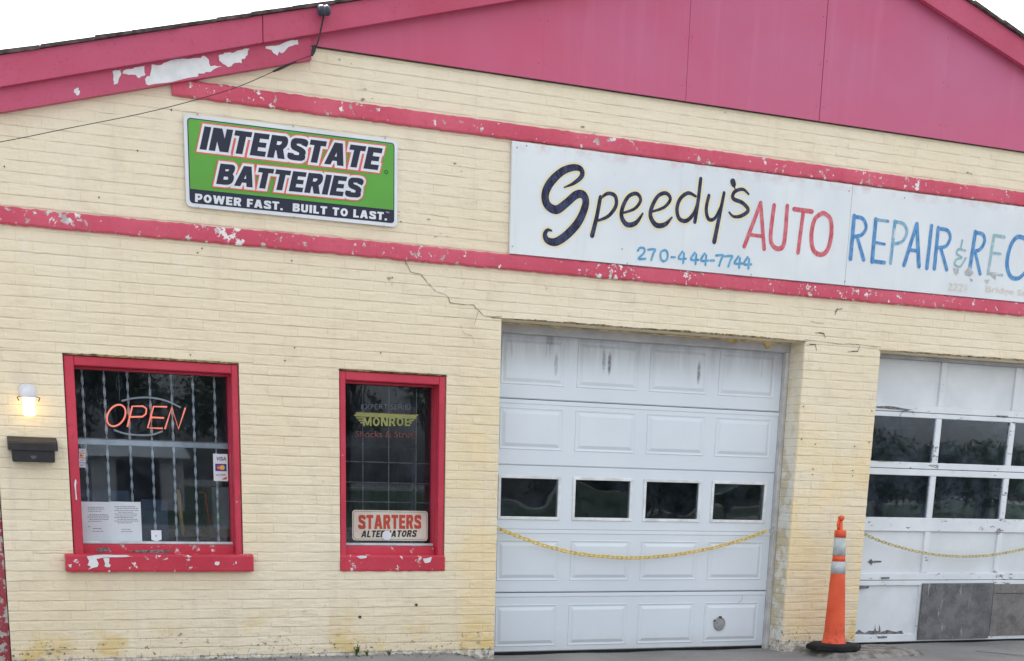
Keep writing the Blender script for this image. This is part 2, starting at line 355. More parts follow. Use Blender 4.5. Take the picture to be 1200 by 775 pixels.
M = dict(
    wall=wall_mat(), ground=ground_mat(), panel=pink_panel(), wood=white_wood(), steel=steel_door(), signw=sign_white(),
    band=trim_mat('pink_band_paint', (.53, .065, .115), (.61, .105, .165), chip=.585),
    fascia=trim_mat('magenta_fascia_paint', (.45, .060, .120), (.50, .085, .165), chip=.74, bump=.2),
    frame=trim_mat('crimson_frame_paint', (.45, .028, .058), (.56, .048, .088), chip=.66, chipscale=30),
    sill=trim_mat('crimson_sill_paint', (.47, .028, .055), (.56, .048, .085), chip=.59, chipscale=16),
    jamb=simple('grey_weathered_wood', (.50, .50, .49), .7, .10, 9, .3),
    header=simple('grey_header_wood', (.42, .42, .44), .7, .10, 5, .2),
    rust=simple('rusty_mortar', (.27, .19, .09), .9, .35, 30, .9),
    tan=simple('tan_old_paint', (.58, .43, .20), .7, .2, 12, .4),
    chipw=simple('pale_undercoat', (.70, .72, .74), .7, .05, 14, .3),
    bare=simple('bare_grey_wood', (.20, .20, .21), .85, .35, 40, .8),
    dark=simple('black_plastic', (.006, .007, .011), .45, .2, 20, .1, .5),
    rubber=simple('black_rubber', (.012, .012, .014), .75, .3, 25, .5),
    crackw=simple('filled_crack', (.36, .31, .24), .95, .3, 30, .2), crackm=simple('crack_shadow_gap', (.07, .06, .05), .95, .2, 20, .1),
    glass=glass_mat(), wavy=glass_mat('wavy_door_glass', .014, .018), oldg=glass_mat('old_door_glass', .002, .045),
    room=simple('dark_interior', (.075, .072, .07), .9, .3, 2, .1), alu=simple('painted_aluminium', (.55, .58, .60), .4, .1, 10, .1, .5),
    bar=simple('white_iron_bar', (.72, .74, .76), .4, .1, 10, .1, .5), paper=simple('white_paper', (.56, .61, .66), .7, .06, 3, .05),
    sgreen=simple('sign_green', lin(88, 160, 58), .35, .06, 2, .03, .4), sblue=simple('sign_navy', lin(20, 25, 52), .35, .08, 4, .03, .4),
    swhite=simple('sign_white_print', (.68, .71, .77), .35, .05, 3, .03, .4), sred=simple('sign_orange_red', lin(225, 92, 84), .35, .06, 4, .03, .4),
    orange=orange_mat(), refl=simple('grey_reflective_tape', (.48, .52, .53), .9, .09, 18, .1, .2),
    yellow=simple('yellow_plastic', (.80, .56, .07), .4, .12, 20, .1, .4), yellow2=simple('faded_yellow_plastic', (.62, .52, .20), .5, .15, 20, .1, .4),
    board=board_mat('scratched_dark_board', (.095, .098, .105), (.165, .168, .175)), board2=board_mat('scuffed_brown_board', (.14, .13, .125), (.21, .20, .195)), oldj=trim_mat('worn_brown_red_paint', (.22, .03, .04), (.34, .05, .07), chip=.52, white=(.35, .30, .27), chipscale=14), wpan=simple('white_door_panel_paint', (.68, .72, .76), .55, .04, 3, .15), shingle=simple('brown_shingle', (.10, .075, .075), .9, .3, 14, .7),
    conc=simple('rough_concrete', (.25, .235, .215), .9, .28, 12, 1.0), leaf=simple('weed_green', (.07, .13, .03), .6, .3, 20, .1),
    tree=simple('tree_foliage', (.045, .075, .03), .7, .3, 1, .1), bark=simple('tree_bark', (.09, .07, .055), .9, .3, 8, .6),
    gravel=simple('asphalt', (.052, .052, .054), .9, .25, 6, .5), metal=simple('grey_metal', (.36, .37, .38), .4, .12, 20, .1, .5, .6),
    navy=brush('navy_brush_paint', (.007, .008, .030), (.04, .05, .12)), cream=brush('cream_outline_paint', (.76, .68, .40), (.72, .69, .52), .25),
    red=brush('red_brush_paint', (.50, .075, .10), (.60, .18, .22)), blue=brush('blue_brush_paint', (.055, .19, .44), (.12, .32, .58)),
    blue2=brush('faded_blue_paint', (.10, .30, .50), (.26, .44, .56), .15), blue3=brush('pale_washed_blue_paint', (.22, .40, .46), (.34, .50, .55), .15),
    phone=brush('phone_blue_paint', (.07, .28, .50), (.16, .40, .60)), ghost=brush('ghost_orange_paint', (.64, .53, .46), (.67, .60, .54), .3),
    smudge=brush('grey_smudge', (.34, .36, .40), (.48, .50, .53), .3),
    yprint=simple('yellow_print', (.27, .29, .10), .4, .1, 5, .02), rprint=simple('dull_red_print', (.15, .055, .05), .4, .1, 5, .02),
    gprint=simple('pale_grey_print', (.12, .14, .18), .4, .1, 5, .02), cprint=simple('cream_plate', (.62, .58, .50), .45, .1, 4, .05),
    kprint=simple('black_print', (.025, .025, .03), .45, .1, 5, .02), visab=simple('card_blue', (.03, .06, .25), .4, .1, 5, .02),
    mcr=simple('card_red', (.62, .05, .04), .4, .1, 5, .02), mcy=simple('card_yellow', (.80, .45, .04), .4, .1, 5, .02),
    wooden=simple('wooden_handle', (.42, .27, .11), .6, .2, 12, .1), redtool=simple('red_tool_paint', (.45, .05, .03), .5, .2, 12, .1),
    bluepan=simple('dark_blue_panel', (.05, .075, .12), .5, .15, 5, .05), cable=simple('black_cable', (.03, .03, .035), .6, .2, 20, .1),
    lampw=simple('white_lamp_cap', (.68, .70, .75), .3, .06, 10, .05, .5),
    neon=emit('lit_neon_orange', (1, .25, .16, 1), .36), neong=simple('unlit_neon_glass', (.62, .72, .72), .2, .06, 10, .02, .6),
    bulb=emit('lit_lamp_glass', (1, .74, .36, 1), 1.5), bulbcore=emit('lit_lamp_core', (1, .9, .68, 1), 8),
)

# ------------------------------------------------------------------ key heights and lines of the facade (metres)
Z0 = EYE
HEAD = .762 + Z0; SILLB = .683                 # window head, underside of window sills
DTOP = 1.176 + Z0                              # garage lintel
X1A, X1B = 3.925, 6.578                        # garage opening beside the windows
X2A = 7.322; X2B = 10.6                        # second garage opening
D2TOP = P(1031, 411).z
W1 = (.825, 1.984); W2 = (2.693, 3.504)        # window openings
SILLT = .797
XL, XR = -1.6, 12.2
BH = .0668; BL = .2165
def line(p, q, Y):
    a, b = P(*p, Y), P(*q, Y); return lambda x: a.z + (b.z - a.z) * (x - a.x) / (b.x - a.x)
YF, YL, YG = -.105, -.062, -.03
roof_top = line((0, 61), (400, 0.5), YF); fas_bot = line((0, 101.7), (588, 2.7), YF)
low_bot = line((0, 131.5), (365, 69.8), YL); low_top = line((0, 101), (365, 43), YL)
rroof_top = line((1135.6, 0), (1200, 43.6), YF); rfas_bot = line((1082, 0), (1200, 77), YF)
GB = P(700, 100, YG).z; GB = 2.79 * (DIST+YG)/DIST + EYE
XEND = P(365, 60, YL).x
UB0, UB1 = 2.375 + Z0, P(600, 145.0).z
LB0 = 1.512 + Z0; LB1 = LB0 + .102
UB1 = UB0 + .100
XU0 = P(201, 105).x

# ================================================================== THE SETTING
def ghz(x, y):
    t = min(1, max(0, (x - 3.55) / .35)); t = t*t*(3-2*t)
    a = .062 * (1 - t)
    t2 = min(1, max(0, (x - 6.6) / .8)); a += .016 * t2
    fall = min(1, max(0, (-y - .15) / 6)) * .10
    return a * (1 if y > -1.2 else max(0, 1 - (-y-1.2)/3)) - fall + (.004*math.sin(x*7)*math.sin(y*9) if y > -4 else 0)
g = MB()
xs = [-600, -200, -60, -20, -8, -4] + [-2 + .2*i for i in range(76)] + [14, 18, 30, 60, 120, 300, 700]
ys = [-600, -200, -90, -40, -20, -12, -8, -6] + [-5 + .2*i for i in range(27)] + [1, 5, 20, 100, 600]
for yy in ys:
    for xx in xs: g.v.append(Vector((xx, yy, ghz(xx, yy) - (.03 if yy < -20 else 0))))
nx = len(xs)
for j in range(len(ys)-1):
    for i in range(nx-1): g.f.append([j*nx+i, j*nx+i+1, (j+1)*nx+i+1, (j+1)*nx+i])
tag(obj('ground', g, M['ground'], smooth=True, origin=(0, 0, 0)), kind='structure')
rd = MB().add([(-400, -24, -.118), (500, -24, -.118), (500, -15, -.118), (-400, -15, -.118)], [(0, 1, 2, 3)])
tag(obj('road', rd, M['gravel']), kind='structure')
tag(obj('grass', MB().add([(-400, -200, -.119), (500, -200, -.119), (500, -26, -.119), (-400, -26, -.119)], [(0, 1, 2, 3)]), M['tree']), kind='structure')
ap = MB()                                     # expansion joint cut across the apron
pa = [P(1128, 759, -.45), P(1160, 767, -.62), P(1190, 776, -.85)]
for i, (a, b) in enumerate([((8.30, -.42), (8.72, -.95)), ((8.72, -.95), (9.1, -1.7))]):
    za, zb = ghz(*a)+.004, ghz(*b)+.004
    ap.add([(a[0]-.012, a[1], za), (a[0]+.012, a[1], za), (b[0]+.014, b[1], zb), (b[0]-.014, b[1], zb)], [(0, 3, 2, 1)])
tag(obj('pavement_joint', ap, M['crackm']), kind='structure')

# ================================================================== THE GARAGE BUILDING
B = thing('garage_building', (5, 0, 0), 'cream painted brick auto repair garage with magenta gable, two windows and two garage doors', 'building')

# ---- brick wall: solid backing with real openings, bricks in front
wall = MB()
ops = [(W1[0], W1[1], SILLB, HEAD), (W2[0], W2[1], SILLB, HEAD), (X1A, X1B, -.3, DTOP), (X2A, X2B, -.3, D2TOP), (-.62, .385, -.3, 2.1)]
xb = sorted({XL, XR, *[v for o in ops for v in o[:2]]}); zb_ = sorted({-.3, 3.0, *[v for o in ops for v in o[2:]]})
TH = .30
def solid(x, z): return not any(o[0] < x < o[1] and o[2] < z < o[3] for o in ops)
cells = {}
for i in range(len(xb)-1):
    for j in range(len(zb_)-1): cells[i, j] = solid((xb[i]+xb[i+1])/2, (zb_[j]+zb_[j+1])/2)
for (i, j), s_ in cells.items():
    if not s_: continue
    x0, x1, z0, z1 = xb[i], xb[i+1], zb_[j], zb_[j+1]
    wall.add([(x0,0,z0),(x1,0,z0),(x1,0,z1),(x0,0,z1)], [(0,1,2,3)])
    wall.add([(x0,TH,z0),(x1,TH,z0),(x1,TH,z1),(x0,TH,z1)], [(3,2,1,0)])
    if not cells.get((i-1, j), False): wall.add([(x0,0,z0),(x0,0,z1),(x0,TH,z1),(x0,TH,z0)], [(0,1,2,3)])
    if not cells.get((i+1, j), False): wall.add([(x1,0,z0),(x1,TH,z0),(x1,TH,z1),(x1,0,z1)], [(0,1,2,3)])
    if not cells.get((i, j-1), j == 0): wall.add([(x0,0,z0),(x0,TH,z0),(x1,TH,z0),(x1,0,z0)], [(0,1,2,3)])
    if not cells.get((i, j+1), True): wall.add([(x0,0,z1),(x1,0,z1),(x1,TH,z1),(x0,TH,z1)], [(0,1,2,3)])
ax = 0
# apex of the rake lines
m1 = (roof_top(1) - roof_top(0)); m2 = (rroof_top(1) - rroof_top(0)); ax = (rroof_top(0) - roof_top(0)) / (m1 - m2); az = roof_top(ax)
off = -.06
wall.prism([(XL, 3.0), (XR, 3.0), (XR, max(3.05, rroof_top(XR)+off)), (ax, az+off), (XL, max(3.0+.001, roof_top(XL)+off))] if roof_top(XL)+off > 3.0 else
           [((3.0-off-roof_top(0))/m1, 3.0), (XR, 3.0), (XR, max(3.05, rroof_top(XR)+off)), (ax, az+off)], .0, TH)
WALL = obj('wall', wall, M['wall'], B, origin=(5, 0, 0))

# reveal brickwork joints on the pier side of the first opening (seen edge on) and the pier
def brick_mesh(L, H, seed, rel=1.0):
    """one laid and over-painted brick: slumped front edges, uneven face; local origin at its centre on the wall plane"""
    rnd = random.Random(seed); m = MB(); hx, hz = L/2, H/2; p = (.0036 + rnd.uniform(-.0008, .0010))
    nx_ = 5; b = .0085
    j = lambda s: rnd.uniform(-s, s)
    rows = [[], [], [], []]
    for i in range(nx_+1):
        x = (-hx, -hx+.006, -hx*.35, hx*.35, hx-.006, hx)[i] if L > .06 else -hx + L*i/nx_; xi = max(-hx+.002, min(hx-.002, x))
        top, bot = hz + j(.0024), -hz + j(.0024)
        dz_ = -p + .0022*rel if rel < 1 else -.0012
        e_ = (rnd.uniform(.0004, .0022) if rel == 1 else .0007) if i in (0, nx_) else 0
        rows[0].append((x, dz_, bot)); rows[1].append((x, -p + e_ + j(.0005), bot + b*.6)); rows[2].append((x, -p + .0003 + e_ + j(.0005), top - b)); rows[3].append((x, dz_, top))
    vs = [v for r in rows for v in r]; k = nx_+1
    fs = [(r*k+i, r*k+i+1, (r+1)*k+i+1, (r+1)*k+i) for r in range(3) for i in range(nx_)]
    vs += [(-hx, .0005, -hz+.002), (-hx, .0005, hz-.002), (hx, .0005, -hz+.002), (hx, .0005, hz-.002)]; e_ = 4*k
    fs += [(e_, 0, k, 2*k, 3*k, e_+1), (e_+3, 4*k-1, 3*k-1, 2*k-1, k-1, e_+2)]
    return m.add(vs, fs)
GAPZ, GAPX = .0022, .0003
variants = []
for q in range(10):
    me = bpy.data.meshes.new('brick'); bmk = brick_mesh(BL-GAPX, BH-GAPZ, 100+q)
    me.from_pydata([tuple(v) for v in bmk.v], [], bmk.f); me.materials.append(M['wall'])
    variants.append(me)
field = MB(); whole = []
blocks = [(W1[0], W1[1], SILLB, HEAD), (W2[0], W2[1], SILLB, HEAD), (X1A, X1B, -1, DTOP), (X2A, X2B, -1, D2TOP), (-.62, .385, -1, 2.1),
          (W1[0]-.057, W1[1]+.062, SILLB-.002, SILLT+.004), (XL, 13, LB0, LB1), (XU0, 13, UB0, UB1)]
zc = SILLB - 11*BH; n = 0
rb = random.Random(3)
def emit_brick(x0, x1, z0, z1, whole_ok):
    if x1-x0 < .022 or z1-z0 < .014: return
    full = whole_ok and abs(x1-x0-BL) < 1e-4 and abs(z1-z0-BH) < 1e-4
    cx, cz = (x0+x1)/2, (z0+z1)/2
    tilt = rb.gauss(.004, .020); yaw = rb.gauss(0, .002); dy = rb.gauss(-.0002, .00045)
    if full: whole.append((cx, cz, tilt, yaw, dy, rb.randrange(10)))
    else:
        m = brick_mesh(x1-x0-GAPX, z1-z0-GAPZ, rb.random(), .45 if z0 > LB1-.01 else 1.0)
        for v in m.v:
            v.y += dy + (v.z*tilt if v.y < 0 else 0); v.x += cx; v.z += cz
        field.add(m.v, m.f)
while zc < 4.2:
    z0, z1 = zc, zc + BH; off_ = (n % 2) * BL/2 + rb.uniform(-.014, .014)
    x = -1.6 + off_ - BL
    zs0 = z0
    while x < 11.6:
        x0, x1 = x, x + BL; x = x1
        segs = [(x0, x1, z0, z1)]
        for (a, b, c, e) in blocks:
            new = []
            for (p0, p1, q0, q1) in segs:
                if p1 <= a or p0 >= b or q1 <= c or q0 >= e: new.append((p0, p1, q0, q1)); continue
                if q0 < c: new.append((p0, p1, q0, c))
                if q1 > e: new.append((p0, p1, e, q1))
                qa, qb = max(q0, c), min(q1, e)
                if p0 < a: new.append((p0, a, qa, qb))
                if p1 > b: new.append((b, p1, qa, qb))
            segs = new
        for s_ in segs:
            cx, cz = (s_[0]+s_[1])/2, (s_[2]+s_[3])/2
            lim = low_bot(cx) + .06 if cx < XEND else GB + .02
            if cx > 8.6: lim = GB + .02
            if cz > lim: continue
            emit_brick(*s_, True)
    zc = z1; n += 1
def inv_area(bk):
    cx, cz = bk[0], bk[1]
    pts = [Vector((cx+sx*BL/2, 0, cz+sz*BH/2)) for sx, sz in ((-1,-1),(1,-1),(1,1),(-1,1))]
    uv = []
    for p in pts:
        q = RM.transposed() @ (p - Vector((0, -DIST, EYE))); uv.append((PX + FPX*q.x/q.y, PY - FPX*q.z/q.y))
    if any(u < 2 or u > 1198 or v < 2 or v > 773 for u, v in uv): return 0
    if cz > LB0: return 0                              # the smoother, thickly painted upper wall
    if 1.62 < cx < 3.2 and 3.03 < cz < 3.63: return 0
    return abs(sum(uv[i][0]*uv[(i+1)%4][1] - uv[(i+1)%4][0]*uv[i][1] for i in range(4)))/2
whole.sort(key=inv_area, reverse=True)
for i, (cx, cz, tilt, yaw, dy, vi) in enumerate(whole):
    if i < 300:
        o = bpy.data.objects.new('brick', variants[vi]); link(o, WALL, (cx, dy, cz)); o.rotation_euler = (-tilt, 0, yaw)
    else:
        m = brick_mesh(BL-GAPX, BH-GAPZ, 500 + i, .45 if cz > LB1 else 1.0); tilt *= .5 if cz > LB1 else 1
        for v in m.v:
            if v.y < 0: v.y += v.z*tilt + v.x*yaw
            v.y += dy; v.x += cx; v.z += cz
        field.add(m.v, m.f)
# bricks on the pier reveal
for k in range(38):
    z0 = zc - n*BH + k*BH
    if z0 > DTOP - .02: break
    a = brick_mesh(.2-.004, BH-GAPZ, 900+k)
    for v in a.v: v.x, v.y, v.z = X1B + v.y, -v.x + .1, v.z + z0 + BH/2
    a.f = [f[::-1] for f in a.f] if False else a.f
    field.add(a.v, a.f)
bf = obj('brickwork', field, M['wall'], WALL, smooth=False, origin=(5, 0, 0), recalc=False); tag(bf, kind='stuff')

# ---- projecting painted bands: rows of brick laid proud, ragged paint edges
def band(x0, x1, z0, z1, seed):
    rnd = random.Random(seed); m = MB(); n_ = int((x1-x0)/.035); prof = []
    for i in range(n_+1):
        x = x0 + (x1-x0)*i/n_; jt = rnd.uniform(-.0035, .0035); jb = rnd.uniform(-.004, .004); dp = rnd.uniform(-.002, .002)
        prof.append([(x, .002, z0+jb), (x, -.026+dp, z0+jb), (x, -.032+dp, z0+.010+jb), (x, -.033+dp, (z0+z1)/2), (x, -.031+dp, z1-.012+jt), (x, -.022+dp, z1+jt), (x, .002, z1+jt)])
    for p in prof: m.v += [Vector(v) for v in p]
    for i in range(n_):
        for j in range(6): m.f.append([i*7+j, (i+1)*7+j, (i+1)*7+j+1, i*7+j+1])
    m.f.append([6, 5, 4, 3, 2, 1, 0]); m.f.append([n_*7+j for j in range(7)])
    return m
for (a, z0, z1, s_) in ((XU0, UB0, UB1, 5), (XL, LB0, LB1, 6)):
    obj('brick_band', band(a, 11.4, z0, z1, s_), M['band'], B)

# ---- gable sheeting
def clip_poly(x0, x1):
    top = lambda x: min(roof_top(x), rroof_top(x)) - .03
    pts = [(x0, GB), (x1, GB), (x1, top(x1))]
    if x0 < ax < x1: pts.append((ax, az-.03))
    pts.append((x0, top(x0))); return pts
joints = [P(365, 52, YG).x - .6, P(636, 88, YG).x, P(803.5, 115, YG).x, P(960, 140, YG).x, P(1103, 163, YG).x, P(1103, 163, YG).x + 1.22, P(1103, 163, YG).x + 2.44]
for i in range(len(joints)-1):
    gap = .0030 if i in (2, 3) else .0003
    x0, x1 = joints[i]+gap, joints[i+1]-(.0030 if i+1 == 3 else .0003)
    obj('gable_panel', MB().prism(clip_poly(x0, x1), YG, -.001), M['panel'], B)
obj('gable_shade_strip', MB().box(XEND-.3, 11.4, YG+.006, -.002, GB-.005, GB-.001), M['crackm'], B)  # dark strip painting the shade line under the proud sheeting
nl = MB(); rn = random.Random(31)
for jx in joints[1:5]:
    for sx_ in (-.03, .03):
        zz = GB + .10
        while zz < min(roof_top(jx), rroof_top(jx)) - .2:
            nl.disc_y((jx+sx_+rn.uniform(-.006, .006), 0, zz), .0045, YG-.0012, YG-.0002, 6); zz += .30 + rn.uniform(-.03, .03)
tag(obj('nail_heads', nl, simple('painted_nail', (.33, .06, .14), .6, .2, 20, .1), B), kind='stuff')
# ---- rake boards
def rake(xa, xb2, lo, hi, y0, y1): return MB().prism([(xa, lo(xa)), (xb2, lo(xb2)), (xb2, hi(xb2)), (xa, hi(xa))], y0, y1)
xj = P(308, 35, YF).x
ftop = lambda x: roof_top(x) - .018
obj('fascia_board', rake(XL, xj-.003, fas_bot, ftop, YF, YF+.035), M['fascia'], B)
obj('fascia_board', rake(xj+.003, ax, fas_bot, ftop, YF, YF+.035), M['fascia'], B)
obj('fascia_board', rake(ax+.003, XR, rfas_bot, lambda x: rroof_top(x)-.018, YF, YF+.035), M['fascia'], B)
obj('soffit_board', rake(XL, ax, lambda x: fas_bot(x)+.02, lambda x: fas_bot(x)+.035, YF+.036, -.001), M['fascia'], B)
obj('soffit_board', rake(ax, XR, lambda x: rfas_bot(x)+.02, lambda x: rfas_bot(x)+.035, YF+.036, -.001), M['fascia'], B)
fr_ = obj('frieze_board', rake(XL, XEND, low_bot, lambda x: fas_bot(x)+.018, YL, -.008), M['fascia'], B)
# curls and bare patches where the frieze board has peeled to its pale undercoat
patches = [ZX(0, 0, 2.98, p) for p in (
    [(393,249),(422,243),(423,262),(412,290),(400,297),(395,280)],
    [(428,258),(440,243),(470,236),(505,231),(508,262),(488,273),(470,262),(450,262)],
    [(510,272),(524,262),(530,225),(560,228),(575,220),(640,205),(690,203),(715,196),(728,208),(735,232),(775,232),(735,252),(695,257),(690,268),(600,287),(520,298),(509,296)],
    [(762,196),(785,184),(812,186),(835,176),(872,171),(865,192),(848,206),(842,222),(822,219),(800,234),(783,226),(768,214)],
    [(928,163),(975,158),(1010,143),(1043,139),(1040,156),(1008,164),(985,186),(978,180),(968,195),(952,182),(930,170)],
    [(262,312),(272,308),(279,318),(270,334),(260,324)])]
for pt in patches:
    w_ = PP(pt, YL-.002); rn = random.Random(len(pt))
    jag = []
    for i in range(len(w_)):
        a, b = w_[i], w_[(i+1) % len(w_)]; jag.append((a.x, a.z))
        jag.append(((a.x*2+b.x)/3+rn.uniform(-.006, .006), (a.z*2+b.z)/3+rn.uniform(-.006, .006))); jag.append(((a.x+b.x*2)/3+rn.uniform(-.006, .006), (a.z+b.z*2)/3+rn.uniform(-.006, .006)))
    obj('peeled_patch', MB().prism(jag[::-1], YL-.0025, YL-.0003), M['chipw'], fr_, recalc=True)
# ---- roof slabs and ragged shingle edge
rf = MB().prism([(XL, roof_top(XL)-.016), (ax, az-.016), (ax, az+.002), (XL, roof_top(XL)-.002)], YF+.01, 8)
rf.prism([(ax, az-.016), (XR, rroof_top(XR)-.016), (XR, rroof_top(XR)-.002), (ax, az+.002)], YF+.01, 8)
RF = obj('roof', rf, M['shingle'], B)
sh = MB(); rr = random.Random(9); x = XL
while x < XR-.2:
    L_ = rr.uniform(.22, .34); f_ = roof_top if x < ax else rroof_top
    z0 = f_(x); z1 = f_(x+L_); t_ = rr.uniform(.006, .012); yy = YF - rr.uniform(.012, .03)
    sh.prism([(x, z0-.014), (x+L_, z1-.014-rr.uniform(0, .006)), (x+L_, z1+t_*.3), (x+.004, z0+t_)], yy, YF+.3); x += L_
tag(obj('shingle_edge', sh, M['shingle'], RF), kind='stuff')

# ---- interior rooms behind the glass
rm = MB()
for (x0, x1, y1, zt) in ((-1.5, 3.72, 3.4, 2.7), (3.80, 12.0, 8.0, 3.0)):
    v = [(x0, TH, 0.005), (x1, TH, .005), (x1, y1, .005), (x0, y1, .005), (x0, TH, zt), (x1, TH, zt), (x1, y1, zt), (x0, y1, zt)]
    rm.add(v, [(0, 1, 2, 3), (7, 6, 5, 4), (1, 5, 6, 2), (2, 6, 7, 3), (3, 7, 4, 0)])
obj('interior_room', rm, M['room'], B)
obj('side_wall', MB().box(XL, XL+.2, TH, 8, -.3, 2.2), M['wall'], B); obj('side_wall', MB().box(XR-.2, XR, TH, 8, -.3, 2.2), M['wall'], B)

# ---- windows of the office
def window(x0, x1, px_rail):
    cx = (x0+x1)/2
    wn = part('window', (cx, 0, SILLT), B)
    c, cr, yg = (.070, .050, .165) if x0 < 2 else (.050, .052, .165)
    fr = MB(); y0 = .006; s_ = .005
    fr.bbox(x0+.006, x0+c, y0, .2, SILLT-.02, HEAD-.012, .005)                     # left casing
    fr.bbox(x1-cr, x1-.006, y0, .2, SILLT-.02, HEAD-.012, .005)
    fr.bbox(x0+c, x1-cr, y0+.003, .2, HEAD-.012-.060, HEAD-.012, .005)
    obj('frame', fr, M['frame'], wn)
    ht = HEAD-.074
    st_ = MB()                                                # inner stop that holds the glass
    st_.bbox(x0+c, x0+c+s_, .085, .2, SILLT+.06, ht, .002); st_.bbox(x1-cr-s_, x1-cr, .085, .2, SILLT+.06, ht, .002)
    st_.bbox(x0+c+s_, x1-cr-s_, .088, .2, ht-.012, ht, .002)
    obj('stop_moulding', st_, M['frame'], wn)
    br = MB(); br.bbox(x0+c, x1-cr, .07, .2, SILLT-.005, SILLT+.062, .006); obj('bottom_rail', br, M['sill'], wn)
    bl = MB(); bl.bbox(x0+c+.002, x1-cr-.002, .10, .205, SILLT+.064, SILLT+.082, .004); obj('sash_rail', bl, M['alu'], wn)
    gl = MB().box(x0+c+.002, x1-cr-.002, yg, yg+.004, SILLT+.07, ht-.002); obj('pane', gl, M['glass'], wn)
    return wn, c
win1, c1 = window(*W1, 0)
win2, c2 = window(*W2, 0)
def sill(wn, x0, x1, proj, seed):
    rn = random.Random(seed); m = MB(); n_ = 26; pr = []
    for i in range(n_+1):
        x = x0 + (x1-x0)*i/n_; a = rn.uniform(-.002, .002); b = rn.uniform(-.0025, .0025)
        pr.append([(x, .12, SILLB+b), (x, -proj, SILLB+b), (x, -proj-.003, SILLB+.01), (x, -proj-.002+a, SILLT-.012), (x, -proj+.010, SILLT+a*.5), (x, .12, SILLT+.012)])
    for p in pr: m.v += [Vector(v) for v in p]
    for i in range(n_):
        for j in range(5): m.f.append([i*6+j, (i+1)*6+j, (i+1)*6+j+1, i*6+j+1])
    m.f.append([5, 4, 3, 2, 1, 0]); m.f.append([n_*6+j for j in range(6)])
    return obj('sill', m, M['sill'], wn)
s1 = sill(win1, W1[0]-.055, W1[1]+.060, .055, 1); s2 = sill(win2, W2[0]+.001, W2[1]-.001, .012, 2)
def flake(name, pts, Y, mat, par, seed=1, th=.0022, amp=.004):
    w_ = PP(pts, Y); rn = random.Random(seed); jag = []
    for i in range(len(w_)):
        a, b = w_[i], w_[(i+1) % len(w_)]; jag.append((a.x, a.z)); jag.append(((a.x+b.x)/2+rn.uniform(-amp, amp), (a.z+b.z)/2+rn.uniform(-amp, amp)))
    return obj(name, MB().prism(jag, Y-th, Y-.0002), mat, par, recalc=True)
z4 = lambda p: ZX(80, 520, 4.845, p)
YS = -.0585
for k, p in enumerate(([(105,640),(200,630),(330,632),(355,640),(300,645),(200,647),(160,655),(172,680),(165,700),(112,716),(130,700),(108,690),(118,665)],
          [(198,652),(232,650),(230,680),(242,690),(235,702),(205,695),(208,678)], [(830,680),(838,668),(856,670),(858,684),(846,692),(836,690)],
          [(0,688),(20,684),(18,700),(8,702)], [(945,672),(955,668),(957,682),(948,684)])):
    flake('peeled_patch', z4(p), YS, M['chipw'], None or win1, k)
flake('peeled_patch', ZX(380, 420, 2.981, [(345,700),(375,694),(370,712),(352,716)]), -.0155, M['chipw'], win2, 7)
flake('peeled_patch', ZX(380, 420, 2.981, [(112,692),(150,690),(148,697),(125,700)]), -.0155, M['chipw'], win2, 8)
for k, p in enumerate(([(155,602),(185,592),(235,594),(232,612),(175,615)], [(335,610),(420,604),(520,603),(605,608),(560,617),(440,620)])):
    flake('bare_wood_patch', z4(p), .0685, M['bare'], win1, 20+k)
flake('peeled_patch', ZX(80, 520, 4.845, [(34,235),(40,200),(47,212),(44,250),(50,320),(42,318),(38,262)]), .0045, M['chipw'], win1, 31, amp=.002)

# meeting rail and twisted bars of the wide window
a, b = P(88, 519, .17), P(267, 522, .17); zr = (a.z+b.z)/2
obj('meeting_rail', MB().bbox(W1[0]+c1+.003, W1[1]-.053, .172, .2, zr-.017, zr+.019, .004), M['alu'], win1)
obj('meeting_rail', MB().bbox(W1[0]+c1+.003, W1[1]-.053, .176, .198, zr+.0205, zr+.026, .002), M['metal'], win1)
def twisted(x, z0, z1, y):
    m = MB(); n_ = int((z1-z0)/.006); hw, ht = .0085, .0022; pitch = .082; ph = random.uniform(0, 3)
    for i in range(n_+1):
        z = z0 + (z1-z0)*i/n_; a_ = ph + math.pi*(z/pitch)
        ca, sa = math.cos(a_), math.sin(a_)
        for sx, sy in ((-1,-1),(1,-1),(1,1),(-1,1)):
            m.v.append(Vector((x + sx*hw*ca - sy*ht*sa, y + sx*hw*sa + sy*ht*ca, z)))
    for i in range(n_):
        for j in range(4): m.f.append([i*4+j, i*4+(j+1)%4, (i+1)*4+(j+1)%4, (i+1)*4+j])
    return m
bx_ = [(98,110,122,515), (170,110,190,515), (245,110,265,515), (318,110,338,600), (388,110,408,640), (458,110,475,640), (528,110,543,640)]
for (xa, ya, xb3, yb) in bx_:
    p0 = P(60+xa/2.768, 400+ya/2.768, .20); p1 = P(60+xb3/2.768, 400+yb/2.768, .20)
    obj('twisted_bar', twisted((p0.x+p1.x)/2, SILLT+.07, HEAD-.05, .20), M['bar'], win1)
# grille rods behind the narrow window
for (yy) in (360, 432, 500):
    p0 = P(380+80/2.981, 420+yy/2.981, .26); obj('grille_rod', MB().tube([(W2[0]-.05, .26, p0.z), (W2[1]+.1, .26, p0.z)], .004, 6), M['metal'], win2)
for xx in (135, 225, 320):
    p0 = P(380+xx/2.981, 420+450/2.981, .268); obj('grille_rod', MB().tube([(p0.x, .268, SILLT), (p0.x, .268, HEAD)], .0035, 6), M['metal'], win2)
